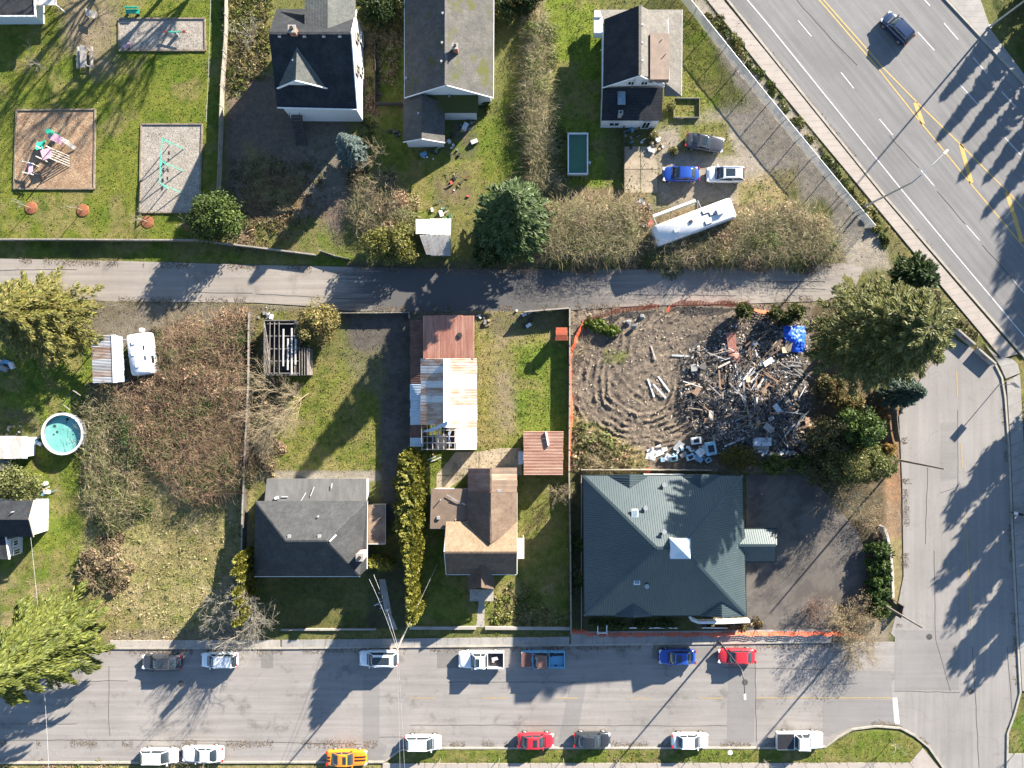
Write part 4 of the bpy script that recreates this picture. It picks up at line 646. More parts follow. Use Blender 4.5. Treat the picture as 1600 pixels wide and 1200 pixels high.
for k in range(11): st.box((b0.x, b0.y-.25*k-.3, 2.2-.2*k), (1.2, .28, .06))
for s in (-.6, .6): st.bar((b0.x+s, b0.y-.2, 3.0), (b0.x+s, b0.y-3.0, .9), .06, .08); st.bar((b0.x+s, b0.y-.2, 2.1), (b0.x+s, b0.y-3.0, .05), .06, .2)
st.build('stairs', plain('dark_wood', (.06,.05,.045), .8), h); window(h, W(470, 172, 3.2)+Vector((0, .12, 0)), 1.0, 1.2, -math.pi/2); window(h, W(500, 172, 3.2)+Vector((0, .12, 0)), 1.2, 1.2, -math.pi/2)
# --- mossy grey house
h = empty('house', W(700, 90), 'long grey house with moss on its roof and a small front wing', 'house'); EZ, RZ = 3.2, 6.5
walls(h, [(632,-70),(771,-70),(771,153),(632,153)], EZ, SID_W); roof(h, [[(632,-80,EZ),(697,-80,RZ),(697,133,RZ),(632,153,EZ)], [(697,-80,RZ),(772,-80,EZ),(771,153,EZ),(697,133,RZ)]], SH_MOSS); ridge(h, (697,-80,RZ), (697,133,RZ), SH_LG)
fascia(h, [((632,153,EZ),(697,133,RZ)),((697,133,RZ),(771,153,EZ)),((632,-80,EZ),(632,153,EZ)),((772,-80,EZ),(771,153,EZ))], WHITE, .08, .14); gable(h, (632,153,EZ), (771,153,EZ), (697,133,RZ), SID_W, inset=.35)
roof(h, [[(662,143,3.3),(747,147,3.2),(747,176,2.6),(690,176,2.6)]], SH_MOSS2, 'lean_to_roof'); walls(h, [(690,150),(745,150),(745,177),(690,177)], 2.5, SID_B, .1, 'lean_to_wall')
roof(h, [[(630,151,2.6),(659,147,4.0),(659,217,4.0),(630,222,2.6)], [(659,147,4.0),(695,162,2.6),(695,223,2.6),(659,217,4.0)]], SH_MOSS, 'wing_roof'); walls(h, [(631,155),(694,155),(694,222),(631,222)], 2.6, SID_W, .2, 'wing_wall'); gable(h, (630,222,2.6), (695,223,2.6), (659,217,4.0), SID_W, inset=.25); fascia(h, [((630,222,2.6),(659,217,4.0)),((659,217,4.0),(695,223,2.6))], WHITE, .08, .14)
wy = W(0, 222, 2).y+.2
window(h, (W(662,0,2).x, wy, 1.5), 2.6, .8, -math.pi/2, SID_B); window(h, (W(684,0,2).x, wy, 1.5), .7, .8, -math.pi/2, SID_B); window(h, W(715, 178, 1.6)+Vector((0, .05, 0)), .9, 1.0, -math.pi/2)
chimney(h, 711, 72, 4.8, 7.0, .55, BRICK); [vent(h, x, y, z) for x, y, z in ((692,22,6.2),(691,68,6.2),(690,97,6.2),(635,123,3.4),(654,178,3.8),(702,150,3.2))]
# --- black and tan house
h = empty('house', W(1000, 100), 'white house with black left roof slope and brown shed dormer', 'house')
walls(h, [(944,32),(1040,32),(1040,134),(944,136)], 3.9, SID_W, .15)
roof(h, [[(944,30,4.0),(1000,8,7.2),(1000,118,7.2),(942,137,4.0)]], SH_BLK); roof(h, [[(1000,8,7.2),(1044,32,4.6),(1044,124,4.6),(1000,118,7.2)]], SH_LG)
roof(h, [[(938,15,2.8),(1066,15,2.8),(1042,34,3.7),(944,34,3.7)], [(1042,34,3.7),(1066,15,2.8),(1065,150,2.8),(1038,128,3.7)], [(1038,128,3.7),(1065,150,2.8),(1038,150,2.8)]], SH_LG, 'verandah_roof'); roof(h, [[(1016,52,6.6),(1046,52,5.7),(1046,124,5.7),(1016,124,6.6)]], FELT_T if False else two('brown_dormer_felt', (.15,.115,.095), (.12,.095,.08), .9, .4, .6, .9, 12, .15, .1), 'dormer_roof', .9)
fascia(h, [((942,137,4.0),(1000,118,7.2)),((1000,118,7.2),(1038,135,4.6)),((1044,30,4.6),(1046,125,4.6)),((1066,15,2.8),(1065,150,2.8)),((942,30,4.0),(942,137,4.0)),((944,78,2.9),(938,78,2.9))], WHITE, .07, .12); gable(h, (943,137,4.0), (1042,134,4.4), (1000,118,7.2), SID_W, inset=.2); ridge(h, (1000,8,7.2), (1000,118,7.2), SH_LG)
gw = W(985, 130, 5.0); window(h, (gw.x+.1, W(0,137,4).y+.2, 4.9), .75, .9, -math.pi/2); window(h, (gw.x+1.6, W(0,137,4).y+.2, 4.9), .75, .9, -math.pi/2)
roof(h, [[(942,137,3.8),(1036,137,3.8),(1034,188,3.0),(940,188,3.0)]], SH_BLK, 'rear_roof'); walls(h, [(942,140),(1034,140),(1033,188),(941,188)], 2.95, SID_W, .12, 'rear_wall')
box_px(h, 'skylight', 971, 152, 3.62, .9, 1.7, .18, plain('skylight_glass', (.16,.22,.27), .15, spec=.8)); chimney(h, 970, 176, 2.8, 4.2, .4, GALV); MB().bar(W(988,137,3.9), W(993,120,6.8), .06, .06).build('mast', GALV, h)
[vent(h, x, y, 6.8) for x, y in ((1003,40),(1003,68),(1003,96))]; [vent(h, x, y, 6.1, .05) for x, y in ((1034,62),(1040,84))]; window(h, (W(960,188,1.6).x, W(0,188,2.9).y+.1, 1.5), 1.2, 1.1, -math.pi/2); window(h, (W(1010,188,1.6).x, W(0,188,2.9).y+.1, 1.2), .9, 2.0, -math.pi/2)
MB().box(W(934,42,1.2), (1.0, 2.2, .9)).box(W(933,32,1.0)+Vector((0, .4, .6)), (.8, .8, .4)).build('side_porch', WHITE, h)
# --- grey hip-roofed house
h = empty('house', W(487, 835), 'grey hip-roofed house with flat rear extension and red chimney', 'house'); EZ, RZ = 3.2, 7.2
walls(h, [(399,783),(574,783),(574,900),(397,900)], EZ, SID_B, .45); walls(h, [(416,750),(572,750),(572,786),(416,786)], 2.8, SID_B, .2, 'rear_wall')
R4 = [[(399,783,EZ),(574,783,EZ),(510,845,RZ),(447,845,RZ)], [(574,783,EZ),(573,889,EZ),(562,900,EZ),(510,845,RZ)], [(562,900,EZ),(397,900,EZ),(447,845,RZ),(510,845,RZ)], [(397,900,EZ),(399,783,EZ),(447,845,RZ)]]
roof(h, R4, SH_GRY); [ridge(h, a, b, SH_GRY, .2) for a, b in (((447,845,RZ),(510,845,RZ)),((399,783,EZ),(447,845,RZ)),((574,783,EZ),(510,845,RZ)),((397,900,EZ),(447,845,RZ)),((562,900,EZ),(510,845,RZ)))]
roof(h, [[(417,748,2.75),(573,748,2.75),(573,786,2.95),(413,786,2.95)]], FELT, 'flat_roof'); roof(h, [[(575,789,2.7),(602,789,2.65),(602,850,2.65),(575,850,2.7)]], FELT_T, 'side_roof'); walls(h, [(575,791),(600,791),(600,848),(575,848)], 2.6, SID_T, .1, 'side_wall')
fascia(h, [((602,789,2.65),(602,850,2.65)),((575,850,2.7),(602,850,2.65)),((573,748,2.75),(573,783,2.9)),((397,901,EZ),(562,901,EZ)),((574,783,EZ),(573.5,889,EZ))], WHITE, .06, .12); chimney(h, 562, 871, 3.2, 5.4, .75, two('pink_chimney', (.42,.2,.17), (.5,.36,.32), 2, .4, .6, .8, 12, .15, .1))
bvent(h, 452, 838, 6.85); bvent(h, 499, 838, 6.85); MB().bar(W(515,846,7.1), W(525,836,6.6), .16, .16).build('roof_vent', GALV, h); vent(h, 497, 807, 4.9, .1)
for i, (a, b) in enumerate((((470,783),(478,770)),((485,775),(491,761)),((518,763),(519,755)),((440,776),(450,776)))): MB().bar(W(*a,3.02), W(*b,3.02), .06, .05).build('loose_batten', WHITE, h)
MB().box(W(432,778,3.05), (.45, .3, .1), .4).build('paper_scrap', WHITE, h)
# --- brown house
h = empty('house', W(750, 835), 'brown cross-gabled house with wooden front steps', 'house'); EZ, RZ = 3.3, 6.0
walls(h, [(697,817),(808,817),(807,897),(697,897)], EZ, SID_T, .3); walls(h, [(731,732),(807,732),(807,825),(731,825)], EZ-.3, SID_T, .25, 'rear_wall')
roof(h, [[(697,815,EZ),(808,815,EZ),(808,863,RZ),(694,863,RZ)]], SH_TAN); roof(h, [[(694,863,RZ),(808,863,RZ),(807,897,EZ),(697,897,EZ)]], SH_BRN, 'front_roof'); ridge(h, (694,863,RZ), (808,863,RZ), SH_BRN, .2)
roof(h, [[(730,770,EZ),(767,770,5.5),(767,849,5.6),(730,828,EZ+.2)], [(767,770,5.5),(808,770,EZ),(808,822,EZ),(767,849,5.6)]], SH_BRN, 'rear_gable_roof'); ridge(h, (767,730,5.1), (767,849,5.62), SH_BRN, .2)
corr(h, [W(767,731,5.0), W(731,731,3.0), W(731,770,3.05), W(767,770,5.1)], C_BRN, 4, 5); corr(h, [W(767,731,5.0), W(808,731,3.0), W(808,770,3.05), W(767,770,5.1)], [C_BRN, BRNROOF], 4, 5); gable(h, (807,731,3.0), (731,731,3.0), (767,731,5.0), SID_T, inset=.2)
roof(h, [[(674,764,2.9),(731,764,2.9),(731,826,3.0),(672,826,2.9)]], BRNROOF, 'flat_roof'); walls(h, [(675,766),(730,766),(730,825),(675,825)], 2.75, SID_W, .12, 'side_wall'); fascia(h, [((672,826,2.85),(698,826,2.85)),((674,764,2.85),(672,826,2.85)),((697,898,EZ),(807,898,EZ)),((808,770,EZ),(808,897,EZ)),((697,817,EZ),(694,863,RZ)),((694,863,RZ),(697,897,EZ))], WHITE, .06, .12)
gable(h, (697,815,EZ), (697,897,EZ), (694,863,RZ), SID_T, inset=.25); gable(h, (808,897,EZ), (808,815,EZ), (808,863,RZ), SID_T, inset=.25)
roof(h, [[(731,889,3.0),(752,880,4.5),(752,918,4.5),(731,921,3.0)], [(752,880,4.5),(772,889,3.0),(772,921,3.0),(752,918,4.5)]], SH_BRN, 'porch_roof'); walls(h, [(733,893),(770,893),(770,918),(733,918)], 2.8, SID_T, .15, 'porch_wall')
p0 = W(734, 921, .9); 
for k in range(13): MB().box((p0.x+.11+k*.218, p0.y-.7, .88), (.2, 1.4, .05)).build('deck_board', WOOD, h)
for k in range(5): MB().box((p0.x+1.4, p0.y-1.55-.28*k, .72-.17*k), (.75, .26, .05)).build('step', CONC, h)
[MB().box((p0.x+x, p0.y-y, .43), (.1, .1, .85)).build('post', WOOD, h) for x in (.1, 2.7) for y in (.1, 1.3)]
vent(h, 688, 781, 3.1, .06); vent(h, 712, 812, 3.1, .06); bvent(h, 685, 809, 3.0); MB().bar(W(698,773,3.1), W(726,789,3.1), .08, .06).build('loose_pipe', GALV, h); MB().bar(W(705,780,3.1), W(728,788,3.1), .08, .06).build('loose_pipe', GALV, h); box_px(h, 'skylight', 780, 767, 4.6, .5, .3, .15, GALV)
roof(h, [[(808,841,2.2),(819,841,2.1),(819,873,2.1),(808,873,2.2)]], plain('white_panel', (.5,.47,.43), .6), 'side_canopy', .08); [MB().box((W(818,y,2.1).x, W(818,y,2.1).y, 1.0), (.08, .08, 2.1)).build('post', WHITE, h) for y in (843, 871)]; window(h, (W(715,897,2).x, W(0,897,3.2).y+.28, 1.7), 1.3, 1.1, -math.pi/2); window(h, (W(790,897,2).x, W(0,897,3.2).y+.28, 1.7), 1.3, 1.1, -math.pi/2)
# --- green metal-roofed building
h = empty('community_building', W(1035, 850), 'large low building with dark green ribbed metal hip roof', 'building'); EZ, RZ = 4.2, 9.2
TL, TR, BR, BL, A, B = (911,743,EZ), (1160,743,EZ), (1166,962,EZ), (913,962,EZ), (1026,856,RZ), (1066,856,RZ)
walls(h, [TL[:2], TR[:2], BR[:2], BL[:2]], EZ, STUC, .7)
F6 = [[TL, A, BL], [TL, TR, B, A], [TR, BR, B], [BL, A, B, BR]]
roof(h, F6, GREENM, t=.18); [ribs(h, f, GREENM) for f in F6]; [ridge(h, a, b, GREENM, .3) for a, b in ((TL,A),(BL,A),(TR,B),(BR,B),(A,B))]; fascia(h, [(TL,TR),(TR,BR),(BR,BL),(BL,TL)], GREENE, .14, .16)
pz = 5.15
for f in ([(950,742,EZ+.03),(984,741,pz),(984,773,pz)], [(984,741,pz),(1014,742,EZ+.03),(984,773,pz)], [(1064,742,EZ+.03),(1095,741,pz),(1095,771,pz)], [(1095,741,pz),(1126,742,EZ+.03),(1095,771,pz)], [(960,963,EZ+.03),(990,936,pz),(990,965,pz)], [(990,965,pz),(990,936,pz),(1018,963,EZ+.03)], [(1094,963,EZ+.03),(1128,930,5.3),(1128,965,5.3)], [(1128,965,5.3),(1128,930,5.3),(1163,963,EZ+.03)]): roof(h, [f], GREENM, 'small_gable_roof', .12); ribs(h, f, GREENM)
for f in ([(1120,826,3.5),(1212,826,3.5),(1212,852,4.7),(1120,852,4.7)], [(1120,852,4.7),(1212,852,4.7),(1212,878,3.5),(1120,878,3.5)]): roof(h, [f], GREENM, 'entrance_roof', .15); ribs(h, f, GREENM)
ridge(h, (1120,852,4.7), (1212,852,4.7), GREENM); walls(h, [(1150,830),(1205,830),(1205,874),(1150,874)], 3.4, STUC, .3, 'entrance_wall'); fascia(h, [((1140,826,3.5),(1213,826,3.5)),((1213,826,3.5),(1213,852,4.7)),((1213,852,4.7),(1213,878,3.5)),((1160,878,3.5),(1213,878,3.5))], GREENE)
c = W(1062.5, 857, 9.5); cm = two('cupola_panel', (.34,.42,.50), (.42,.48,.54), 1.2, .4, .6, .35, 20, .06, 0); s = 1.08; cu = MB().box((c.x, c.y, 9.0), (2*s-.2, 2*s-.2, 1.3)).build('cupola', STUC, h); zt = 8.05
MB().add([c+Vector((-s, -s, .15)), c+Vector((s, -s, .15)), c+Vector((s, s, .15)), c+Vector((-s, s, .15)), c+Vector((0, 0, .75))], [(0, 1, 4), (1, 2, 4), (2, 3, 4), (3, 0, 4), (3, 2, 1, 0)]).build('cupola_roof', cm, cu)
for x, y, z in ((992,804,7.05),(995,905,6.75)):
    sk = box_px(h, 'skylight', x, y, z, .7, 1.2, .22, WHITE); p = W(x, y, z); MB().box((p.x, p.y, p.z+.12), (.5, .95, .04)).build('pane', plain('skylight_glass', (.16,.22,.27), .15, spec=.8), sk)
for x, y, z in ((1037,757,4.95),(1008,793,6.6),(1037,830,8.4),(1010,915,6.3)): o = vent(h, x, y, z+.1, .17); MB().cyl(W(x, y, z+.1)+Vector((0, 0, .28)), .26, .1, 14).build('vent_cap', GALV, o)
rw = MB(); P = [W(1076,962,1.0), W(1080,967,1.0), W(1090,971,1.0), W(1128,971,1.0), W(1170,969,1.0)]
for a, b in zip(P, P[1:]): rw.bar(a, b, .3, .9)
rw.build('ramp_wall', WHITE, h); MB().slab([W(908,742,.4),(W(909,742,.4)), W(909,985,.4), W(908,985,.4)], .3).build('plinth', CONC, h)
# --- long rusty barn
h = empty('barn', W(695, 600), 'long dilapidated barn with red rust and white corrugated roofs', 'barn'); EZ, RZ = 3.4, 4.9
corr(h, [W(661,493,4.2), W(661,561,3.7), W(741,561,3.7), W(741,493,4.2)], C_RED, 9, 5); walls(h, [(663,495),(739,495),(739,560),(663,560)], 3.6, C_DRK, .05, 'front_wall')
corr(h, [W(698,560,RZ), W(657,560,EZ), W(657,664,EZ), W(698,664,RZ)], [C_RST, C_RST, C_WHT], 9, 5); corr(h, [W(698,560,RZ), W(745,560,EZ), W(745,670,EZ), W(698,670,RZ)], [C_WHT, C_WHT, C_WHT, C_RST], 9, 5); corr(h, [W(712,670,4.4), W(745,670,EZ), W(745,703,EZ), W(712,703,4.4)], C_WHT, 3, 5)
MB().bar(W(698,560,RZ+.05), W(698,668,RZ+.05), .75, .05).build('ridge_cap', WHITE, h)
corr(h, [W(661,500,3.0), W(641,500,2.5), W(641,600,2.5), W(661,600,3.0)], C_DRK, 7, 5, name='lean_to_sheet'); corr(h, [W(661,600,3.0), W(641,600,2.5), W(641,664,2.5), W(661,664,3.0)], C_BLU, 5, 5, name='lean_to_sheet'); corr(h, [W(661,664,3.0), W(641,664,2.5), W(641,684,2.5), W(661,684,3.0)], C_DRK, 2, 5, name='lean_to_sheet'); corr(h, [W(661,684,3.0), W(641,684,2.5), W(641,698,2.5), W(661,698,3.0)], C_BLU, 1, 5, name='lean_to_sheet')
for (x0, y0, x1, y1, nm) in ((641,502,645,697,'side_wall'),(741,562,745,702,'side_wall')): MB().slab([W(x0,y0,2.4), W(x1,y0,2.4), W(x1,y1,2.4), W(x0,y1,2.4)], 2.4).build(nm, C_DRK, h)
for k in range(7): x = 659+k*8.6; z = EZ+(RZ-EZ)*(1-abs(x-698)/42); MB().bar(W(x, 662, z-.12), W(x, 703, z-.12), .09, .12).build('rafter', WOOD, h)
for y in (672, 682, 692, 702): MB().bar(W(658, y, EZ-.05), W(698, y, RZ-.05), .08, .06).build('purlin', WOOD, h); MB().bar(W(698, y, RZ-.05), W(712, y, 4.35), .08, .06).build('purlin', WOOD, h)
MB().slab([W(657,676,4.0), W(676,668,4.6), W(699,658,5.4), W(699,664,5.1), W(676,674,4.2)], .04).build('curled_sheet', C_BLU, h); MB().slab([W(700,676,4.9), W(706,672,5.0), W(702,684,4.9), W(706,698,4.5), W(700,694,4.6)], .04).build('curled_sheet', C_WHT, h); MB().cyl(W(718,524,4.02), .32, .06, 14).cyl(W(718,524,4.02), .2, .1, 12).build('roof_tyre', BLACK, h)
MB().box(W(690,697,.25)+Vector((0,.6,0)), (3.0, 1.6, .4), .1).build('junk_bench', DARKMETAL, h)
# --- sheds
def shed(name, label, walls_px, z, faces, mat, wmat, sheets=5, cat='shed', nr=5):
    h = empty(name, W(*np.mean(np.array(walls_px), 0)), label, cat); walls(h, walls_px, z, wmat, .15)
    for f in faces: corr(h, P3(f), mat, sheets, nr)
    return h
h = shed('shed', 'square shed with rust brown roof and white flue pipe', [(819,675),(879,675),(879,742),(819,742)], 2.5, [[(818,674,2.6),(880,674,2.9),(880,743,2.9),(818,743,2.6)]], C_BRN, SID_T, 6); MB().bar(W(853,674,2.95), W(857,696,2.95), .2, .2).build('flue_pipe', WHITE, h); MB().box(W(814,715,1.0), (.6, 1.4, 1.9)).build('cupboard', SID_B, h)
shed('shed', 'tiny orange-red roofed shed beside the orange fence', [(869,514),(886,514),(886,531),(869,531)], 2.0, [[(868,512,2.0),(887,512,2.0),(887,521.6,2.2),(868,521.6,2.2)], [(868,532,2.0),(887,532,2.0),(887,522,2.2),(868,522,2.2)]], two('orange_red_roof', (.42,.11,.06), (.36,.12,.075), 1.5, .4, .6, .6, 14, .1, 0), C_DRK, 2)
h = empty('carport', W(168, 560), 'white corrugated carport beside the white camper', 'carport'); corr(h, P3([(176,523,2.9),(143,525,2.3),(145,599,2.3),(178,598,2.9)]), [C_WHT, C_GRY, C_RST], 8, 4); corr(h, P3([(176,523,2.9),(192,527,2.4),(194,597,2.4),(178,598,2.9)]), C_BLU, 8, 4); MB().bar(W(177.5,523,2.95), W(180,598,2.95), .5, .05).build('ridge_cap', WHITE, h)
[MB().box((W(x,y,2.2).x, W(x,y,2.2).y, 1.1), (.1,.1,2.2)).build('post', GALV, h) for x, y in ((146,528),(190,530),(147,595),(191,594),(146,562),(191,562))]
h = shed('shed', 'grey corrugated shed at the lane edge under the fir', [(650,344),(703,344),(703,398),(668,398)], 2.0, [[(649,366,2.5),(649,342,2.1),(705,342,2.1),(704,366,2.5)], [(655,367,2.5),(666,398,2.0),(704,400,2.0),(704,367,2.5)]], C_GRY, WOOD, 5)
h = shed('shed', 'white ribbed shed next to the round pool', [(-20,683),(42,683),(40,716),(-20,716)], 2.1, [[(-22,681,2.2),(-22,717,2.2),(43,717,2.3),(43,681,2.3)]], [C_WHT, C_GRY, C_BLU], SID_W, 7); roof(h, [[(-20,719,1.9),(17,719,1.9),(16,736,1.9),(-20,737,1.9)]], FELT, 'lower_roof')
# roofless timber shed
WOODD = two('aged_timber', (.11,.10,.09), (.19,.175,.16), 2, .35, .65, .85, 18, .25, .3)
h = empty('roofless_shed', W(445, 545), 'roofless timber shed with bare rafters beside the golden tree', 'shed')
for a, b in (((418,502),(418,586)),((418,502),(465,502)),((465,502),(465,586)),((418,586),(484,586)),((484,545),(484,586))): MB().bar(W(*a,1.15)*1.0, W(*b,1.15), .09, 2.3).build('wall', WOODD, h)
for y in (506, 525, 545, 564, 583): MB().bar(W(418,y,2.5), W(466,y,2.5), .1, .12).build('beam', WOODD, h)
for x in (422, 429, 436, 443, 450, 456, 462): MB().bar(W(x, random.uniform(503, 530) if x > 438 else 503, 2.65), W(x+random.uniform(-1, 1), random.uniform(565, 588) if x > 438 else 584, 2.62), .06 if x < 440 else .16, .1).build('rafter', WOODD if x < 440 else plain('pale_board', (.36,.36,.35), .8), h)
for x in (468, 472, 476, 480, 483): MB().bar(W(x, 543, 2.4), W(x, 586, 2.4), .07, .1).build('rafter', WOODD, h)
MB().slab([W(420,504,.05), W(464,504,.05), W(464,584,.05), W(420,584,.05)], .05).build('shed_floor', plain('dark_floor', (.035,.035,.04), .9), h)
# --- houses at the left edge and in the park corner
h = empty('house', W(20, 812), 'house with charcoal roof and bright white gable end at the left edge', 'house'); walls(h, [(-80,784),(53,784),(52,838),(-80,838)], 3.0, SID_W, .12); roof(h, [[(-80,782,3.0),(53,782,3.0),(45,812,4.4),(-80,812,4.4)], [(-80,812,4.4),(45,812,4.4),(52,839,3.0),(-80,839,3.0)]], SH_BLK); gable(h, (52,839,3.0), (53,782,3.0), (45,812,4.4), SID_W, inset=.12); fascia(h, [((53,782,3.0),(45,812,4.4)),((45,812,4.4),(52,839,3.0))], SID_T, .08, .14); vent(h, 20, 800, 4.1, .08)
h = empty('house', W(5, 850), 'house corner with windowed white wall below the charcoal gable', 'house'); walls(h, [(-80,842),(14,842),(14,872),(-80,872)], 2.7, SID_W, .1); roof(h, [[(-80,780,2.8),(1,788,2.8),(14,874,2.8),(-80,874,3.2)]], SH_BLK); fascia(h, [((1,788,2.8),(14,874,2.8))], WHITE, .12, .16); wx = W(14,0,2.7).x-.05; window(h, (wx, W(0,848,1.5).y, 1.6), .6, .8, 0); window(h, (wx, W(0,862,1.5).y, 1.4), .6, 1.1, 0)
h = empty('park_building', W(30, 0), 'low dark-roofed building at the corner of the park', 'building'); walls(h, [(-60,-60),(52,-60),(52,25),(-60,25)], 2.4, SID_B, .15); roof(h, [[(-60,-60,2.5),(50,-60,2.5),(55,25,2.5),(-60,25,2.5)]], SH_BLK, t=.2); fascia(h, [((50,-60,2.6),(55,25,2.6)),((-60,25,2.6),(55,25,2.6))], WHITE, .14, .2); roof(h, [[(52,-60,2.0),(90,-60,1.9),(88,8,1.9),(53,8,2.0)]], plain('white_panel', (.5,.47,.43), .6), 'canopy', .08); [MB().box((W(x,y,1.9).x, W(x,y,1.9).y, .95), (.1,.1,1.9)).build('post', WHITE, h) for x, y in ((86,6),(86,-30))]
# ================================================================ vehicles
def paint(name, c, rough=.35, metal=.2): return plain(name, c, rough, metal, .06, .8, .5, 0, .8)
CARGLASS = plain('car_glass', (.02,.028,.034), .08, 0, .1, spec=.9); CHROME = plain('chrome', (.45,.45,.46), .25, .9, .05); LAMPW = plain('headlamp', (.55,.56,.58), .15, .1, .05); LAMPR = plain('tail_lamp', (.35,.02,.02), .2, 0, .05); RIM = plain('wheel_rim', (.38,.38,.39), .35, .7, .05); TRIM = plain('black_trim', (.018,.018,.02), .5)
def loft(mb, secs):
    n = len(secs[0]); vs = [p for s in secs for p in s]; fs = []
    for i in range(len(secs)-1):
        for k in range(n-1): fs.append((i*n+k, (i+1)*n+k, (i+1)*n+k+1, i*n+k+1))
    fs += [tuple(range(n)), tuple(range((len(secs)-1)*n, len(secs)*n))[::-1]]; mb.add(vs, fs)
KINDS = {  # length, width, body stations (x fraction, top z, half-width fraction), greenhouse (base front, roof front, roof rear, base rear), belt z, roof z
 'sedan': (4.6, 1.82, [(-.5,.62,.74),(-.485,.82,.86),(-.44,.98,.94),(-.28,1.0,1),(0,.96,1),(.18,.93,1),(.3,.90,.99),(.42,.80,.94),(.475,.70,.86),(.5,.56,.72)], (.23,.08,-.24,-.39), .93, 1.42),
 'hatch': (4.2, 1.78, [(-.5,.66,.78),(-.49,.9,.9),(-.45,1.02,.96),(-.3,1.02,1),(0,.98,1),(.2,.95,1),(.32,.92,.99),(.43,.8,.94),(.48,.7,.86),(.5,.56,.72)], (.26,.1,-.38,-.485), .95, 1.48),
 'suv': (4.65, 1.88, [(-.5,.72,.82),(-.492,1.0,.92),(-.45,1.1,.97),(-.3,1.1,1),(0,1.07,1),(.2,1.05,1),(.32,1.02,.99),(.43,.92,.95),(.48,.8,.88),(.5,.62,.76)], (.25,.11,-.39,-.485), 1.05, 1.68),
 'coupe': (4.75, 1.9, [(-.5,.66,.8),(-.485,.86,.9),(-.44,.96,.96),(-.28,.98,1),(0,.93,1),(.18,.92,1),(.3,.90,.99),(.43,.82,.95),(.485,.72,.88),(.5,.58,.78)], (.17,.03,-.2,-.38), .9, 1.34),
 'pickup': (5.6, 1.98, [(-.13,1.0,.98),(-.12,1.1,1),(0,1.1,1),(.2,1.08,1),(.28,1.06,1),(.36,1.02,.99),(.45,.94,.95),(.485,.84,.9),(.5,.66,.82)], (.22,.13,-.08,-.115), 1.05, 1.82)}
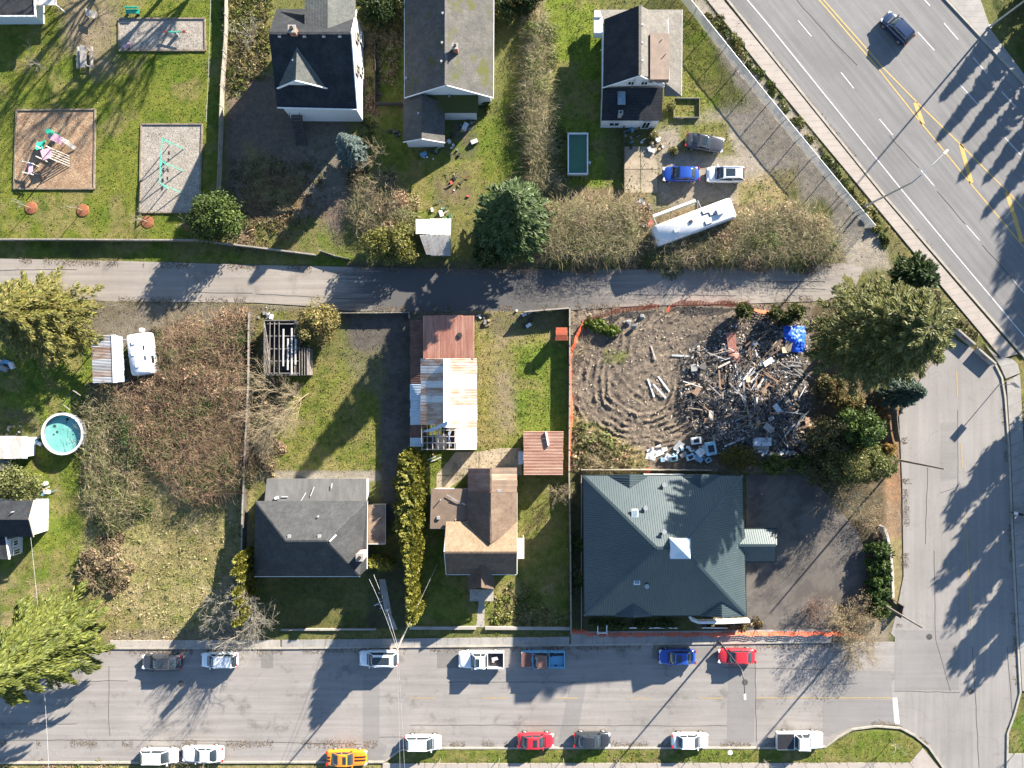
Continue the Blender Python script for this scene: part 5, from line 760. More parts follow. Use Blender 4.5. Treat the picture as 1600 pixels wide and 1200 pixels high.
def car(px, py, yaw, kind, col, label, roofcol=None, sunroof=False, L=None, stripes=None, bed=None, group='cars parked along the street', cat='car', name='parked_car', z0=.03, hood=None, k=None, rack=False):
    L0, Wd, st, gh, belt, rz = KINDS[kind]; L = L or L0; w_ = Wd/2; p = W(px, py, .7); root = empty(name, (p.x, p.y, z0), label, cat, group, math.radians(yaw)); bd = lambda mb, n, m, par=root, sm=False: mb.build(n, m, par, sm, True)
    mb = MB(); secs = []
    for fx, tz, fw in st:
        x = fx*L; hw = w_*fw; zb = .24 if abs(fx) < .46 else .34; secs.append([(x,-hw*.9,zb),(x,-hw,zb+.18),(x,-hw,tz*.72),(x,-hw*.965,tz-.06),(x,-hw*.84,tz-.006),(x,-hw*.45,tz+.022),(x,0,tz+.03),(x,hw*.45,tz+.022),(x,hw*.84,tz-.006),(x,hw*.965,tz-.06),(x,hw,tz*.72),(x,hw,zb+.18),(x,hw*.9,zb)])
    loft(mb, secs); body = bd(mb, 'body', paint(*col), sm=True); m_ = body.modifiers.new('s', 'SUBSURF'); m_.levels = 1; m_.render_levels = 1
    def top(x):
        f = x/L
        for a, b in zip(st, st[1:]):
            if a[0] <= f <= b[0]: return a[1]+(b[1]-a[1])*(f-a[0])/(b[0]-a[0])+.03
        return st[0][1]
    # hood seam and bumper
    a, b_, c, d = [g*L for g in gh]; wb, wr = w_*.9, w_*.70
    gl = MB(); S = []
    for x, z, ww in ((a+.03, belt-.03, wb*.86), (a*.35+b_*.65, belt+(rz-belt)*.72, wb*.83), (b_, rz-.05, wr*1.0), ((b_+c)/2, rz-.015, wr*1.02), (c, rz-.05, wr*.98), (c*.45+d*.55, belt+(rz-belt)*.62, wb*.8), (d-.02, belt-.0, wb*.82)):
        lo = belt-.05; S.append([(x,-wb*(.98 if c < x < b_ else .93),lo),(x,-(ww*.45+wb*.52),lo+(z-lo)*.55),(x,-ww,z-.015),(x,-ww*.5,z+.02),(x,0,z+.03),(x,ww*.5,z+.02),(x,ww,z-.015),(x,ww*.45+wb*.52,lo+(z-lo)*.55),(x,wb*(.98 if c < x < b_ else .93),lo)])
    loft(gl, S); bd(gl, 'windows', CARGLASS, sm=True)
    rp = MB(); S = []
    for x, e, dz in ((b_+.03, .02, -.03), (b_-.12, 0, .008), ((b_+c)/2, 0, .025), (c+.12, 0, .008), (c-.04, .02, -.035)): S.append([(x, t_*(wr-e), rz+dz+.012*(1-t_*t_)) for t_ in (-1.06, -.85, -.4, 0, .4, .85, 1.06)]+[(x, t_*(wr-e), rz+dz-.04) for t_ in (1.04, 0, -1.04)])
    for s_ in S: s_.append(s_[0])
    loft(rp, S); bd(rp, 'roof', paint(*(roofcol or col)), sm=True)
    pl = MB()
    for s in (-1, 1):
        pl.bar((a, s*wb*.9, belt), (b_, s*wr*1.0, rz-.02), .07, .05); pl.bar((d, s*wb*.86, belt), (c, s*wr*.98, rz-.02), .11 if kind != 'coupe' else .16, .05); xm = (b_+c)/2-.1; pl.bar((xm, s*wb*.985, belt-.03), (xm, s*wr*1.05, rz-.01), .08, .05)
        pl.bar((b_+.05, s*wr*1.04, rz-.02), (c-.05, s*wr*1.02, rz-.02), .07, .06)
    bd(pl, 'pillars', paint(*(roofcol or col)))
    for s in (-1, 1):
        bd(MB().box((a-.12, s*(wb+.13), belt+.06), (.13, .2, .13)), 'mirror', paint(*col))
        bd(MB().box((L*.455, s*w_*.7, st[-3][1]-.12), (.34, .34, .12), s*-.45), 'headlight', LAMPW); bd(MB().box((st[0][0]*L+.05 if kind != 'pickup' else -L*.485, s*w_*.74, .86), (.14, .3, .16)), 'tail_light', LAMPR)
        for fx in (.305, -.3):
            wh = empty('wheel', (fx*L, s*(w_-.11), .33)); wh.parent = root
            bd(MB().tube([(0, -.11, 0), (0, .11, 0)], .33, 18), 'tyre', BLACK, wh, True); bd(MB().tube([(0, s*.095, 0), (0, s*.125, 0)], [.22, .2], 14), 'rim', RIM, wh)
    bd(MB().box((L*.497, 0, .45), (.05, w_*1.2, .18)), 'grille', TRIM); bd(MB().box((a+.13, 0, belt+.01), (.1, wb*1.5, .02)), 'wiper_cowl', TRIM)
    if sunroof: bd(MB().box(((b_+c)/2+.25, 0, rz+.045), (abs(b_-c)*sunroof, wr*1.35, .012)), 'sunroof', CARGLASS)
    if rack:
        for s in (-1, 1): bd(MB().bar((b_-.1, s*wr*.95, rz+.06), (c+.1, s*wr*.95, rz+.06), .04, .04), 'roof_rail', GALV)
    if stripes:
        for s in (-.19, .19):
            for x0, x1, zf in ((a+.15, L*.47, None), (d-.05, st[0][0]*L+.12, None)):
                pts = [Vector((x0+(x1-x0)*i/6, s, top(x0+(x1-x0)*i/6)+.012)) for i in range(7)]; mbs = MB()
                for u, v in zip(pts, pts[1:]): mbs.bar(u, v, .2, .012)
                bd(mbs, 'stripe', plain('black_stripe', (.03,.012,.01), .4))
    if hood: bd(MB().box((L*.36, 0, 1.075), (L*.24, w_*1.7, .03)), 'bonnet', hood)
    if kind == 'pickup':
        bx0, bx1 = -.5*L, -.13*L; bedp = MB(); m2 = (bx0+bx1)/2; ln = bx1-bx0
        for s in (-1, 1): bedp.box((m2, s*(w_-.06), .82), (ln, .1, .62))
        bedp.box((bx0+.05, 0, .82), (.1, Wd-.2, .62)).box((bx1-.05, 0, .86), (.08, Wd-.2, .66)).box((m2, 0, .56), (ln, Wd-.22, .1)); bedo = bd(bedp, 'cargo_bed', paint(*(bed[1] if bed and bed[1] else col)))
        if bed[0] == 'cover': bd(MB().box((m2, 0, 1.14), (ln-.08, Wd-.16, .04)), 'bed_cover', TRIM)
        elif bed[0] == 'liner': bd(MB().box((m2, 0, .62), (ln-.16, Wd-.3, .04)), 'bed_liner', TRIM); bd(MB().box((m2+.1, -.1, .74), (.7, .4, .2), .3).box((m2+.3, .2, .72), (.3, .3, .18)), 'cargo', plain('bed_junk', (.4,.35,.34), .7))
        elif bed[0] == 'junk': bd(MB().box((m2-.1, -.45, .66), (1.6, .25, .1), .05).cyl((bx1-.35, -.55, .62), .3, .16, 14), 'cargo', TRIM)
        bd(MB().box((bx0+.03, 0, .5), (.1, Wd*.9, .16)), 'rear_bumper', CHROME)
    return root
WHT = ('white_car_paint', (.62,.64,.66), .3, 0); BLKP = ('black_car_paint', (.022,.022,.026), .25, .2); REDP = ('red_car_paint', (.42,.02,.03), .3, .1); BLUP = ('blue_car_paint', (.015,.06,.30), .28, .3); DKB = ('navy_car_paint', (.02,.035,.08), .22, .4); ORG = ('orange_car_paint', (.72,.20,.010), .3, 0); GRYP = ('dark_grey_car_paint', (.05,.05,.058), .28, .4); CHAR = ('charcoal_car_paint', (.03,.034,.04), .28, .3); OLDB = ('faded_blue_paint', (.10,.30,.46), .6, 0); RSTP = two('rusted_panel', (.17,.075,.055), (.12,.06,.05), 2, .4, .6, .85, 12, .2, 0); BLKR = ('black_roof_paint', (.015,.015,.018), .15, 0)
car(253, 1034, 180, 'sedan', GRYP, 'dark grey sedan parked nearest the giant cedar', sunroof=.55, L=4.75); car(343, 1031, 180, 'hatch', WHT, 'white hatchback under the pale bare tree', L=4.35); car(592, 1028, 180, 'suv', WHT, 'white crossover with black glass roof by the utility pole', sunroof=.86)
car(752, 1030, 180, 'pickup', WHT, 'white pickup with open dark bed parked above the centre line', bed=('liner', None), cat='pickup', name='pickup_truck', sunroof=.4, L=5.45); car(848, 1029, 180, 'pickup', OLDB, 'old blue pickup with rusted bonnet and roof', bed=('junk', None), roofcol=('rust_roof', (.16,.075,.055), .8, 0), hood=RSTP, cat='pickup', name='pickup_truck', L=5.2)
car(1058, 1026, 180, 'sedan', BLUP, 'bright blue sedan parked in front of the green-roofed building', sunroof=.4, L=4.4); car(1151, 1025, 180, 'sedan', REDP, 'red sedan under the curved street lamp', L=4.5)
car(249, 1181, 0, 'hatch', WHT, 'white hatchback under leafless twigs at the bottom kerb', L=4.5); car(317, 1178, 180, 'coupe', WHT, 'white sports coupe behind the white hatchback at the bottom', L=4.9); car(542, 1184, 0, 'coupe', ORG, 'orange muscle car with black stripes', stripes=True, sunroof=.4, L=4.85)
car(661, 1160, 0, 'hatch', WHT, 'white hatchback parked at the kerb build-out', L=4.4); car(837, 1157, 0, 'sedan', REDP, 'red sedan parked on the lower side beside the grass verge', sunroof=.35, L=4.35); car(925, 1156, 0, 'sedan', CHAR, 'charcoal sedan parked between the red and white cars', L=4.4); car(1078, 1157, 0, 'sedan', WHT, 'white sedan parked alone on the lower side', L=4.4)
car(1249, 1156, 0, 'pickup', WHT, 'white pickup with black bed cover near the corner', bed=('cover', None), cat='pickup', name='pickup_truck', L=5.6)
YG = 'cars in the upper yard'
car(1101, 223, -9, 'coupe', GRYP, 'black coupe parked on the grass', group=YG, sunroof=.5, L=4.6); car(1064, 272, 180, 'sedan', BLUP, 'blue sedan in the upper yard beside the concrete pad', group=YG, L=4.35); car(1133, 273, 180, 'suv', WHT, 'white SUV with dark sunroof in the upper yard', group=YG, sunroof=.5, L=4.45, rack=True)
car(1402, 44, 134, 'hatch', DKB, 'navy car driving on the highway', group='cars on the highway', name='car', L=4.3)
# camper, motorhome, motorcycle
p = W(224, 553, 1.3); r = empty('camper_trailer', (p.x, p.y, .02), 'small white camper trailer beside the carport', 'camper', None, math.radians(98)); RVW = two('rv_white', (.58,.58,.58), (.5,.5,.5), 2, .4, .7, .4, 20, .05, 0)
mb = MB(); S = []
for x, z, hw in ((-2.5,2.0,1.0),(-2.42,2.4,1.12),(-2.1,2.55,1.15),(0,2.6,1.15),(2.0,2.55,1.15),(2.3,2.3,1.1),(2.42,1.7,1.0)): S.append([(x,-hw,.5),(x,-hw,z-.15),(x,-hw*.88,z),(x,0,z+.04),(x,hw*.88,z),(x,hw,z-.15),(x,hw,.5)])
loft(mb, S); mb.build('body', RVW, r, True, True)
for x, y in ((-1.4,.2),(0,.5),(1.3,.3)): MB().box((x, y, 2.66), (.38,.38,.12)).build('roof_hatch', WHITE, r, local=True)
for x in (.6, -.6): MB().box((x, -.85, 2.62), (.5,.12,.08)).build('roof_vent', TRIM, r, local=True)
MB().bar((2.4, 0, .5), (3.2, 0, .5), .12, .1).build('drawbar', DARKMETAL, r, local=True); MB().cyl((2.9, 0, .55), .24, .5, 14).build('gas_bottle', WHITE, r, local=True)
for s in (-1, 1): MB().tube([(0, s*1.05-.1, .33), (0, s*1.05+.1, .33)], .33, 16).build('wheel', BLACK, r, local=True); MB().box((-.8, s*1.155, 1.6), (.9, .03, .6)).build('side_window', GLASS, r, local=True)
p = W(1086, 346, 2.6); r = empty('motorhome', (p.x, p.y, .02), 'long white motorhome half buried in brambles with awning out', 'motorhome', None, math.radians(20.5)); mb = MB(); S = []
for x, z, hw in ((-4.9,1.8,1.0),(-4.8,2.6,1.12),(-4.5,2.95,1.18),(0,3.02,1.2),(4.2,2.98,1.2),(4.65,2.85,1.16),(4.8,1.9,1.1)): S.append([(x,-hw,.45),(x,-hw,z-.2),(x,-hw*.86,z),(x,0,z+.05),(x,hw*.86,z),(x,hw,z-.2),(x,hw,.45)])
loft(mb, S); mb.build('body', RVW, r, True, True)
for x, y, sx, sy, sz in ((1.3,.55,.75,.5,.08),(2.0,.1,.7,.45,.08),(1.2,-.7,.75,.5,.08)): o = MB().box((x, y, 3.08), (sx, sy, sz)).build('roof_hatch', TRIM, r, local=True); MB().box((x+.03, y+.04, 3.13), (sx*.85, sy*.75, .05)).build('hatch_lid', RVW, o, local=True)
MB().box((2.9, .0, 3.2), (.8, .7, .3)).build('air_conditioner', GALV, r, local=True); MB().box((-.6, .1, 3.12), (.35,.35,.15)).build('roof_vent', TRIM, r, local=True); MB().box((-2.6, -.3, 3.12), (.5,.4,.2)).build('roof_vent', GALV, r, local=True)
aw = MB().add([(-4.2,1.2,2.75),(1.8,1.2,2.75),(1.8,2.05,2.35),(-4.2,2.05,2.35)], [(0,1,2,3)]); 
MB().bar((-4.3,2.1,2.4),(1.2,2.1,2.4),.16,.16).build('awning_roll', plain('awning_dark', (.09,.10,.08), .8), r, local=True); MB().bar((-4.3,2.32,2.4),(1.0,2.32,2.3),.3,.1).build('awning_case', WHITE, r, local=True)
for x in (-4.3, 1.2): MB().bar((x,1.2,2.6),(x,2.2,2.45),.06,.06).bar((x,1.2,1.2),(x,2.2,2.4),.05,.05).build('awning_arm', GALV, r, local=True)
for x in (-2.9, 3.2):
    for s in (-1, 1): MB().tube([(x, s*1.1-.1, .42), (x, s*1.1+.1, .42)], .42, 16).build('wheel', BLACK, r, local=True)
p = W(1592, 803, .5); r = empty('motorcycle', (p.x, p.y, .14), 'motorcycle with white helmeted pannier on the right pavement', 'motorcycle', None, math.radians(-12)); r['label'] = 'small motorcycle standing on the right pavement'
for x in (-.65, .65): MB().tube([(x, -.05, .3), (x, .05, .3)], .3, 16).build('wheel', BLACK, r, local=True)
MB().box((0, 0, .5), (.8,.26,.35)).box((.15, 0, .75), (.5,.24,.2)).build('frame', TRIM, r, local=True); MB().box((-.3, 0, .8), (.6,.24,.1)).build('seat', TRIM, r, local=True); MB().bar((.5,-.35,.98),(.5,.35,.98),.04,.04).build('handlebar', CHROME, r, local=True); MB().box((-.7,0,.85), (.3,.34,.28)).build('top_box', WHITE, r, local=True)
# ================================================================ pools
def ring(mb, c, r0, r1, z0, z1, n=40):
    vs = []; fs = []
    for k in range(n):
        t_ = 2*math.pi*k/n
        for r, z in ((r0, z0), (r0, z1), (r1, z1), (r1, z0)): vs.append((c[0]+r*math.cos(t_), c[1]+r*math.sin(t_), z))
    for k in range(n):
        j = (k+1) % n
        for e in range(4): fs.append((k*4+e, j*4+e, j*4+(e+1) % 4, k*4+(e+1) % 4))
    return mb.add(vs, fs)
c = W(98, 678, 1.1); r = empty('round_pool', (c.x, c.y, .02), 'round above-ground pool with teal water on the left lawn', 'pool'); ring(MB(), c, 2.32, 2.4, .0, 1.15).build('pool_wall', plain('pool_wall_grey', (.14,.15,.17), .6), r); ring(MB(), c, 2.25, 2.5, 1.15, 1.22).build('rim', WHITE, r)
wt_ = two('teal_water', (.10,.30,.27), (.16,.38,.34), .9, .35, .65, .12, 12, .05, .05, spec=.5); MB().tube([(c.x, c.y, .5), (c.x, c.y, .72)], 2.31, 40).build('water', wt_, r)
mb = MB()
for dx, dy, s in ((.3,1.7,.22),(-1.2,.9,.2),(-.9,.2,.16),(1.0,-.1,.1),(-1.3,-.1,.12),(.2,1.3,.08)): mb.cyl((c.x+dx, c.y+dy, .71), s, .02, 7)
mb.build('floating_leaves', plain('wet_leaves', (.025,.05,.04), .6), r)
for k in range(12): a = k*math.pi/6; MB().box((c.x+2.46*math.cos(a), c.y+2.46*math.sin(a), .55), (.09,.14,1.1), a).build('pool_post', GALV, r)
c = W(903, 240, 1.1); r = empty('rectangular_pool', (c.x, c.y, .02), 'rectangular frame pool with dark green water on the upper lawn', 'pool'); lx, ly = 2.3, 4.8
for sx, sy, dx, dy in ((lx+.2,.12,0,ly/2),(lx+.2,.12,0,-ly/2),(.12,ly,lx/2,0),(.12,ly,-lx/2,0)): MB().box((c.x+dx, c.y+dy, 1.1), (sx, sy, .12)).build('rim', WHITE, r); MB().box((c.x+dx*.97, c.y+dy*.97, .55), (sx*.95, sy*.95 if sx < 1 else .08, 1.02)).build('pool_wall', SID_B, r)
MB().box((c.x, c.y, .6), (lx-.1, ly-.1, .5)).build('water', two('green_water', (.02,.085,.045), (.03,.105,.055), .5, .3, .7, .15, 10, .05, .02, spec=.5), r)
for k in range(5): MB().bar((c.x-1+.5*k, c.y-ly/2-.1, 1.05), (c.x-1+.5*k, c.y-ly/2-.4, .02), .05, .05).build('brace', GALV, r)
MB().cyl((c.x+1.45, c.y-.9, .03), .18, .6, 12).build('pump', GALV, r)
# ================================================================ fences
def fence(label, pts, hgt, mat, name='board_fence', pitch=2.4, th=.05, rail=None, cat='fence', posts=True, gap=.02):
    P = [W(x, y, 0) for x, y in pts]; root = empty(name, P[0], label, cat)
    for a, b in zip(P, P[1:]):
        L = (b-a).length; n = max(1, round(L/pitch)); d = (b-a)/n
        for k in range(n):
            p, q = a+d*k, a+d*(k+1); e = d.normalized()*gap; hz = hgt+random.uniform(-.03, .03)
            MB().bar(p+e+Vector((0,0,hz/2+.03)), q-e+Vector((0,0,hz/2+.03)), th, hz).build('panel', mat, root)
            if posts: MB().box((p.x, p.y, hgt/2+.05), (.12,.12,hgt+.15)).build('post', mat, root)
        if rail: MB().bar(a+Vector((0,0,hgt+.06)), b+Vector((0,0,hgt+.06)), .16, .06).build('rail', rail, root)
    return root
GREYB = two('grey_boards', (.15,.16,.16), (.20,.205,.20), 2, .35, .65, .85, 12, .2, .2, (6,6,.3)); OLDW = two('old_fence_wood', (.19,.17,.14), (.27,.245,.21), 2, .35, .65, .9, 12, .2, .2); DKW = plain('dark_fence_wood', (.075,.065,.055), .9)
r = empty('chain_link_fence', W(1040,-30), 'tall grey chain-link fence with pale rail along the highway verge', 'fence'); PL = [W(x, y) for x, y in ((1040,-30),(1060,-4),(1197,166),(1312,306),(1356,358))]; fh = 1.8
for a, b in zip(PL, PL[1:]):
    n_ = max(1, round((b-a).length/2.6)); d = (b-a)/n_
    for k in range(n_):
        p = a+d*k; mb = MB(); u = d.normalized(); Ld = d.length; sp = .13; i0 = 0
        while i0*sp < Ld+fh:
            s = i0*sp
            for sg in (1, -1):
                x0, x1 = max(0, s-fh), min(s, Ld)
                if x1 > x0:
                    z0, z1 = (s-x0, s-x1); q0, q1 = (p+u*x0, p+u*x1) if sg == 1 else (p+u*(Ld-x0), p+u*(Ld-x1)); mb.bar(q0+Vector((0,0,z0+.04)), q1+Vector((0,0,z1+.04)), .02, .02)
            i0 += 1
        mb.build('mesh_panel', GALV, r); MB().tube([p, p+Vector((0,0,fh+.12))], .05, 8).build('post', GALV, r)
    MB().tube([a+Vector((0,0,fh+.06)), b+Vector((0,0,fh+.06))], .05, 8).build('top_rail', WHITE, r)
fence('weathered fence on the right side of the park', [(358,-30),(357,60),(351,140),(347,260),(345,300)], 1.2, OLDW); fence('pale low fence along the bottom of the park', [(-40,376),(100,376),(215,377),(310,377),(400,388),(496,400)], .9, OLDW, th=.12, rail=OLDW)
fence('short leaning fence beside the olive bush', [(502,393),(525,401),(548,406)], .8, OLDW); fence('thin fence between the barn yard and the mud lot', [(889,482),(889,600),(888,735),(890,860),(891,985)], 1.2, DKW, rail=OLDW); fence('dark fence beside the shaded lawn and brambles', [(396,490),(395,600),(390,700),(386,800),(385,868)], 1.5, DKW, rail=OLDW); fence('low lane fence at the driveway gate', [(535,490),(590,490),(638,489)], .9, OLDW); fence('fence between driveway and barn', [(641,490),(641,499)], 1.4, OLDW)
fence('wooden fence at the top of the side street', [(1391,640),(1394,672),(1398,690)], 1.4, OLDW); fence('lane fence beside the tiny red shed', [(818,489),(850,486),(888,483)], 1.3, DKW, rail=OLDW); fence('fence behind the two upper house yards', [(588,70),(588,165),(632,165)], 1.0, DKW); fence('timber edge above the green metal roof', [(908,733),(1000,733),(1110,734)], .7, OLDW, th=.08); fence('white rail in front of the green roof edge', [(1005,740),(1066,740)], .9, WHITE, th=.06)
fence('thin dark fence rail left of the concrete yard', [(974,200),(974,302)], .7, DKW); fence('tan low garden wall in front of the brown house', [(640,980),(744,980)], .35, CONC, name='garden_wall', th=.35, posts=False, gap=.005, cat='wall'); fence('tan low garden wall right of the front path', [(758,980),(892,981)], .35, CONC, name='garden_wall', th=.35, posts=False, gap=.005, cat='wall'); fence('low garden wall in front of the grey hip-roofed house', [(440,983),(588,982)], .3, CONC, name='garden_wall', th=.2, posts=False, gap=.005, cat='wall')
MB_ = two('pale_wall_render', (.42,.40,.37), (.34,.31,.28), 1.5, .4, .65, .85, 12, .12, .1); fence('curved pale wall beside the hedge on the side street', [(1374,820),(1380,835),(1385,860),(1388,900),(1389,930)], 1.0, MB_, name='street_wall', th=.28, posts=False, gap=.004, cat='wall', pitch=3); fence('dark gate at the end of the pale wall', [(1390,934),(1404,943),(1400,962)], 1.1, DKW, name='gate', cat='gate')
fence('wooden back fence right of the mossy grey house', [(838,-20),(838,20)], 1.4, DKW); fence('raised bed timber frame beside the verandah house', [(1052,155),(1092,155),(1092,185),(1052,185),(1052,155)], .35, OLDW, name='raised_bed', cat='garden bed', posts=False)
# orange safety netting: sagging mesh between stakes
ONET = two('orange_netting', (.62,.10,.035), (.50,.13,.07), 3, .4, .65, .7, 14, .2, 0)
def netting(label, pts, hgt=1.0):
    P = [W(x, y, .05) for x, y in pts]; root = empty('safety_fence', P[0], label, 'safety fence'); Q = []
    for a, b in zip(P, P[1:]):
        n = max(2, int((b-a).length/.7)); Q += [a.lerp(b, k/n) for k in range(n)]
    Q.append(P[-1]); T = []; 
    for i, p in enumerate(Q):
        d = (Q[min(i+1, len(Q)-1)]-Q[max(i-1, 0)]).normalized(); nn = Vector((-d.y, d.x, 0)); T.append((p+nn*random.uniform(-.08,.08), p-nn*random.uniform(.3,.62)+Vector((0,0,hgt*random.uniform(.45,.9)))))
    mb = MB()
    for k in range(6):
        f0, f1 = k/6+.02, (k+1)/6-.05
        for i in range(len(T)-1): mb.add([T[i][0].lerp(T[i][1], f0), T[i+1][0].lerp(T[i+1][1], f0), T[i+1][0].lerp(T[i+1][1], f1), T[i][0].lerp(T[i][1], f1)], [(0,1,2,3)])
    for i in range(len(T)-1):
        for f in (0, .5): p, q = T[i][0].lerp(T[i+1][0], f), T[i][1].lerp(T[i+1][1], f); e = (T[i+1][0]-T[i][0])*.06; mb.add([p-e, p+e, q+e, q-e], [(0,1,2,3)])
    mb.build('netting', ONET, root)
    for i in range(0, len(T), 5): MB().bar(T[i][0], T[i][0]+Vector((0,0,hgt+.1)), .05, .05).build('stake', DKW, root)
netting('orange safety netting curving round the left of the mud lot', [(1028,482),(985,486),(950,493),(915,508),(903,528),(894,555),(893,600),(896,640),(893,690),(891,735)]); netting('orange safety netting along the lane above the mud lot', [(1168,480),(1120,478),(1055,477),(1042,490)]); netting('short piece of orange netting between the cypresses', [(1176,482),(1206,488)]); netting('orange netting along the front of the green-roofed building', [(892,982),(930,987),(985,987),(1100,987),(1180,985),(1300,986),(1342,988)], .7); netting('scrap of orange netting at the green roof corner', [(1005,738),(1014,729)], .7)
# ================================================================ poles, lamps, wires
POLEW = two('pole_timber', (.17,.14,.115), (.24,.205,.17), 3, .35, .65, .9, 15, .2, .2, (1,1,.2)); WIRE = plain('wire', (.30,.30,.31), .5, .3)
def pole(x, y, h_, label, arm=True, lean=0):
    b = W(x, y, 0); r = empty('utility_pole', b, label, 'utility pole'); MB().tube([b, b+Vector((0,0,h_))], [.14,.09], 10).build('post', POLEW, r)
    if arm: MB().bar(b+Vector((-.9,0,h_-.5)), b+Vector((.9,0,h_-.5)), .1, .12).build('crossarm', POLEW, r); [MB().cyl(b+Vector((dx,0,h_-.44)), .05, .16, 8).build('insulator', WHITE, r) for dx in (-.8,-.3,.3,.8)]
    return b+Vector((0,0,h_))
t1 = pole(1405, 719, 9, 'timber pole beside the grey-green shrub on the side street', False); t2 = pole(1374, 941, 9, 'timber pole behind the dark hedge near the street corner', False); t3 = pole(641, 968, 10, 'timber pole at the end of the long golden hedge', False)
def lamp(x, y, h_, arm, label, mat=GALV):
    b = W(x, y, 0); r = empty('street_lamp', b, label, 'street lamp'); MB().tube([b, b+Vector((0,0,h_))], [.13,.08], 10).build('post', mat, r); t_ = b+Vector((0,0,h_)); a = Vector((*arm, 0)); pts = [t_, t_+a*.25+Vector((0,0,.45)), t_+a*.6+Vector((0,0,.7)), t_+a+Vector((0,0,.75))]; MB().tube(pts, [.07,.06,.05,.045], 8).build('arm', mat, r); MB().box(pts[-1]+a.normalized()*.3, (.6,.22,.12), math.atan2(a.y, a.x)).build('lamp_head', WHITE, r); MB().cyl(b, .22, .3, 10).build('base', mat, r)
lamp(1123, 1002, 8.5, (.1,-2.3), 'curved street lamp over the red sedan', DARKMETAL); lamp(1352, 322, 10, (2.9,2.8), 'tall galvanised lamp by the highway board fence'); lamp(1545, 43, 10, (-2.6,-2.6), 'tall galvanised lamp on the far side of the highway')
def wire(a, b, label, sag=.5):
    a, b = Vector(a), Vector(b); mb = MB(); pts = [a.lerp(b, k/10)-Vector((0,0,sag*4*(k/10)*(1-k/10))) for k in range(11)]; tag(mb.tube(pts, .016, 4).build('overhead_wire', WIRE), label, 'wire')
wire(t3-Vector((0,0,.3)), W(577, 905, 3.2), 'service wire from the hedge pole to the grey hip-roofed house'); wire(t3-Vector((0,0,.9)), W(584, 898, 3.0), 'second service wire to the grey hip-roofed house'); wire(t3-Vector((0,0,.5)), W(684, 880, 3.6), 'service wire from the hedge pole to the brown house'); wire(t3, W(626, 1300, 9.5), 'overhead wire crossing the street at the hedge pole'); wire(t3-Vector((0,0,.6)), W(636, 1300, 9), 'lower overhead wire crossing the street at the hedge pole'); wire(W(48, 840, 4.0), W(80, 1300, 9), 'service wire crossing the left lawn and street'); wire(W(330, -60, 9), W(322, 190, 7), 'wire above the right side of the park', .2)
# road sign
b = W(1561, 601, 0); r = empty('road_sign', b, 'square sign on a post at the closed end of the side street', 'road sign'); MB().box((b.x, b.y, 1.6), (.07,.07,3.2)).build('post', GALV, r); MB().box((b.x-.05, b.y-.05, 2.85), (.04,.85,.85), math.radians(48)).build('sign_plate', GALV, r)
for i, (x, y, a) in enumerate(((1504,527,-41),(1536,557,-41))):
    c = W(x, y, 0); r = empty('concrete_barrier', c, ['upper concrete barrier closing the side street', 'lower concrete barrier closing the side street'][i], 'barrier', 'concrete road barriers', math.radians(a)); S = []
    mb = MB(); prof = [(-.3,0),(-.3,.18),(-.14,.4),(-.1,.85),(.1,.85),(.14,.4),(.3,.18),(.3,0)]; loft(mb, [[(xx, yy, zz) for yy, zz in prof] for xx in (-1.35, 1.35)]); mb.build('block', CONC, r, local=True); MB().box((0,-.2,.4), (.6,.02,.25)).build('reflector', plain('red_reflector', (.4,.1,.08), .5), r, local=True)
# white barrier boards and gate in front of the green roof
for i, (x0, x1) in enumerate(((984,1020),(1022,1059),(1098,1137))): a, b = W(x0,981,.75), W(x1,981.5,.7); r = empty('barrier_board', (a.x, a.y, 0), ['left white board on the front netting', 'middle white board on the front netting', 'right white board on the front netting'][i], 'board', 'white boards on the netting'); MB().add([a, b, b+Vector((0,-.28,-.6)), a+Vector((0,-.28,-.6)), a+Vector((0,.05,0)), b+Vector((0,.05,0)), b+Vector((0,-.23,-.6)), a+Vector((0,-.23,-.6))], [(0,3,2,1),(4,5,6,7),(0,1,5,4),(2,3,7,6),(1,2,6,5),(3,0,4,7)]).build('board', WHITE, r); [MB().bar(Vector((p.x, p.y+.15, .05)), p, .06, .06).build('leg', OLDW, r) for p in (a.lerp(b,.15), a.lerp(b,.85))]
b = W(941, 985, 0); r = empty('white_gate', b, 'white gate frame in the front netting', 'gate'); [MB().bar(W(x,y,1.0), W(x2,y2,1.0), .1, .1).build('rail', WHITE, r) for x, y, x2, y2 in ((934,977,934,989),(934,989,948,989),(948,989,948,977))]; [MB().box((W(x,989,.5).x, W(x,989,.5).y, .5), (.1,.1,1.0)).build('post', WHITE, r) for x in (934,948)]
# ================================================================ park
GRVL = two('play_gravel', (.20,.18,.155), (.26,.235,.205), 1.0, .35, .65, .95, 7, .35, .8); CHIP = two('wood_chips', (.26,.18,.115), (.19,.12,.075), .9, .42, .62, .95, 7, .4, .9); TIMB = two('edge_timber', (.2,.165,.12), (.13,.105,.08), 2, .4, .6, .9, 12, .2, .2)
def pit(name, label, pts, mat):
    r = empty(name, W(*pts[0]), label, 'play area'); MB().slab([W(x, y, .09) for x, y in pts], .12).build('surface', mat, r)
    for i in range(4): MB().bar(W(*pts[i], .11), W(*pts[(i+1) % 4], .11), .18, .18).build('edging', TIMB, r)
pit('play_pit', 'gravel play pit with seesaw at the top of the park', [(186,29),(320,29),(321,79),(186,79)], GRVL); pit('play_pit', 'wood chip play pit with climbing frame', [(26,172),(149,171),(147,295),(22,295)], CHIP); pit('play_pit', 'gravel play pit with turquoise swings', [(221,194),(316,194),(312,332),(218,332)], GRVL)
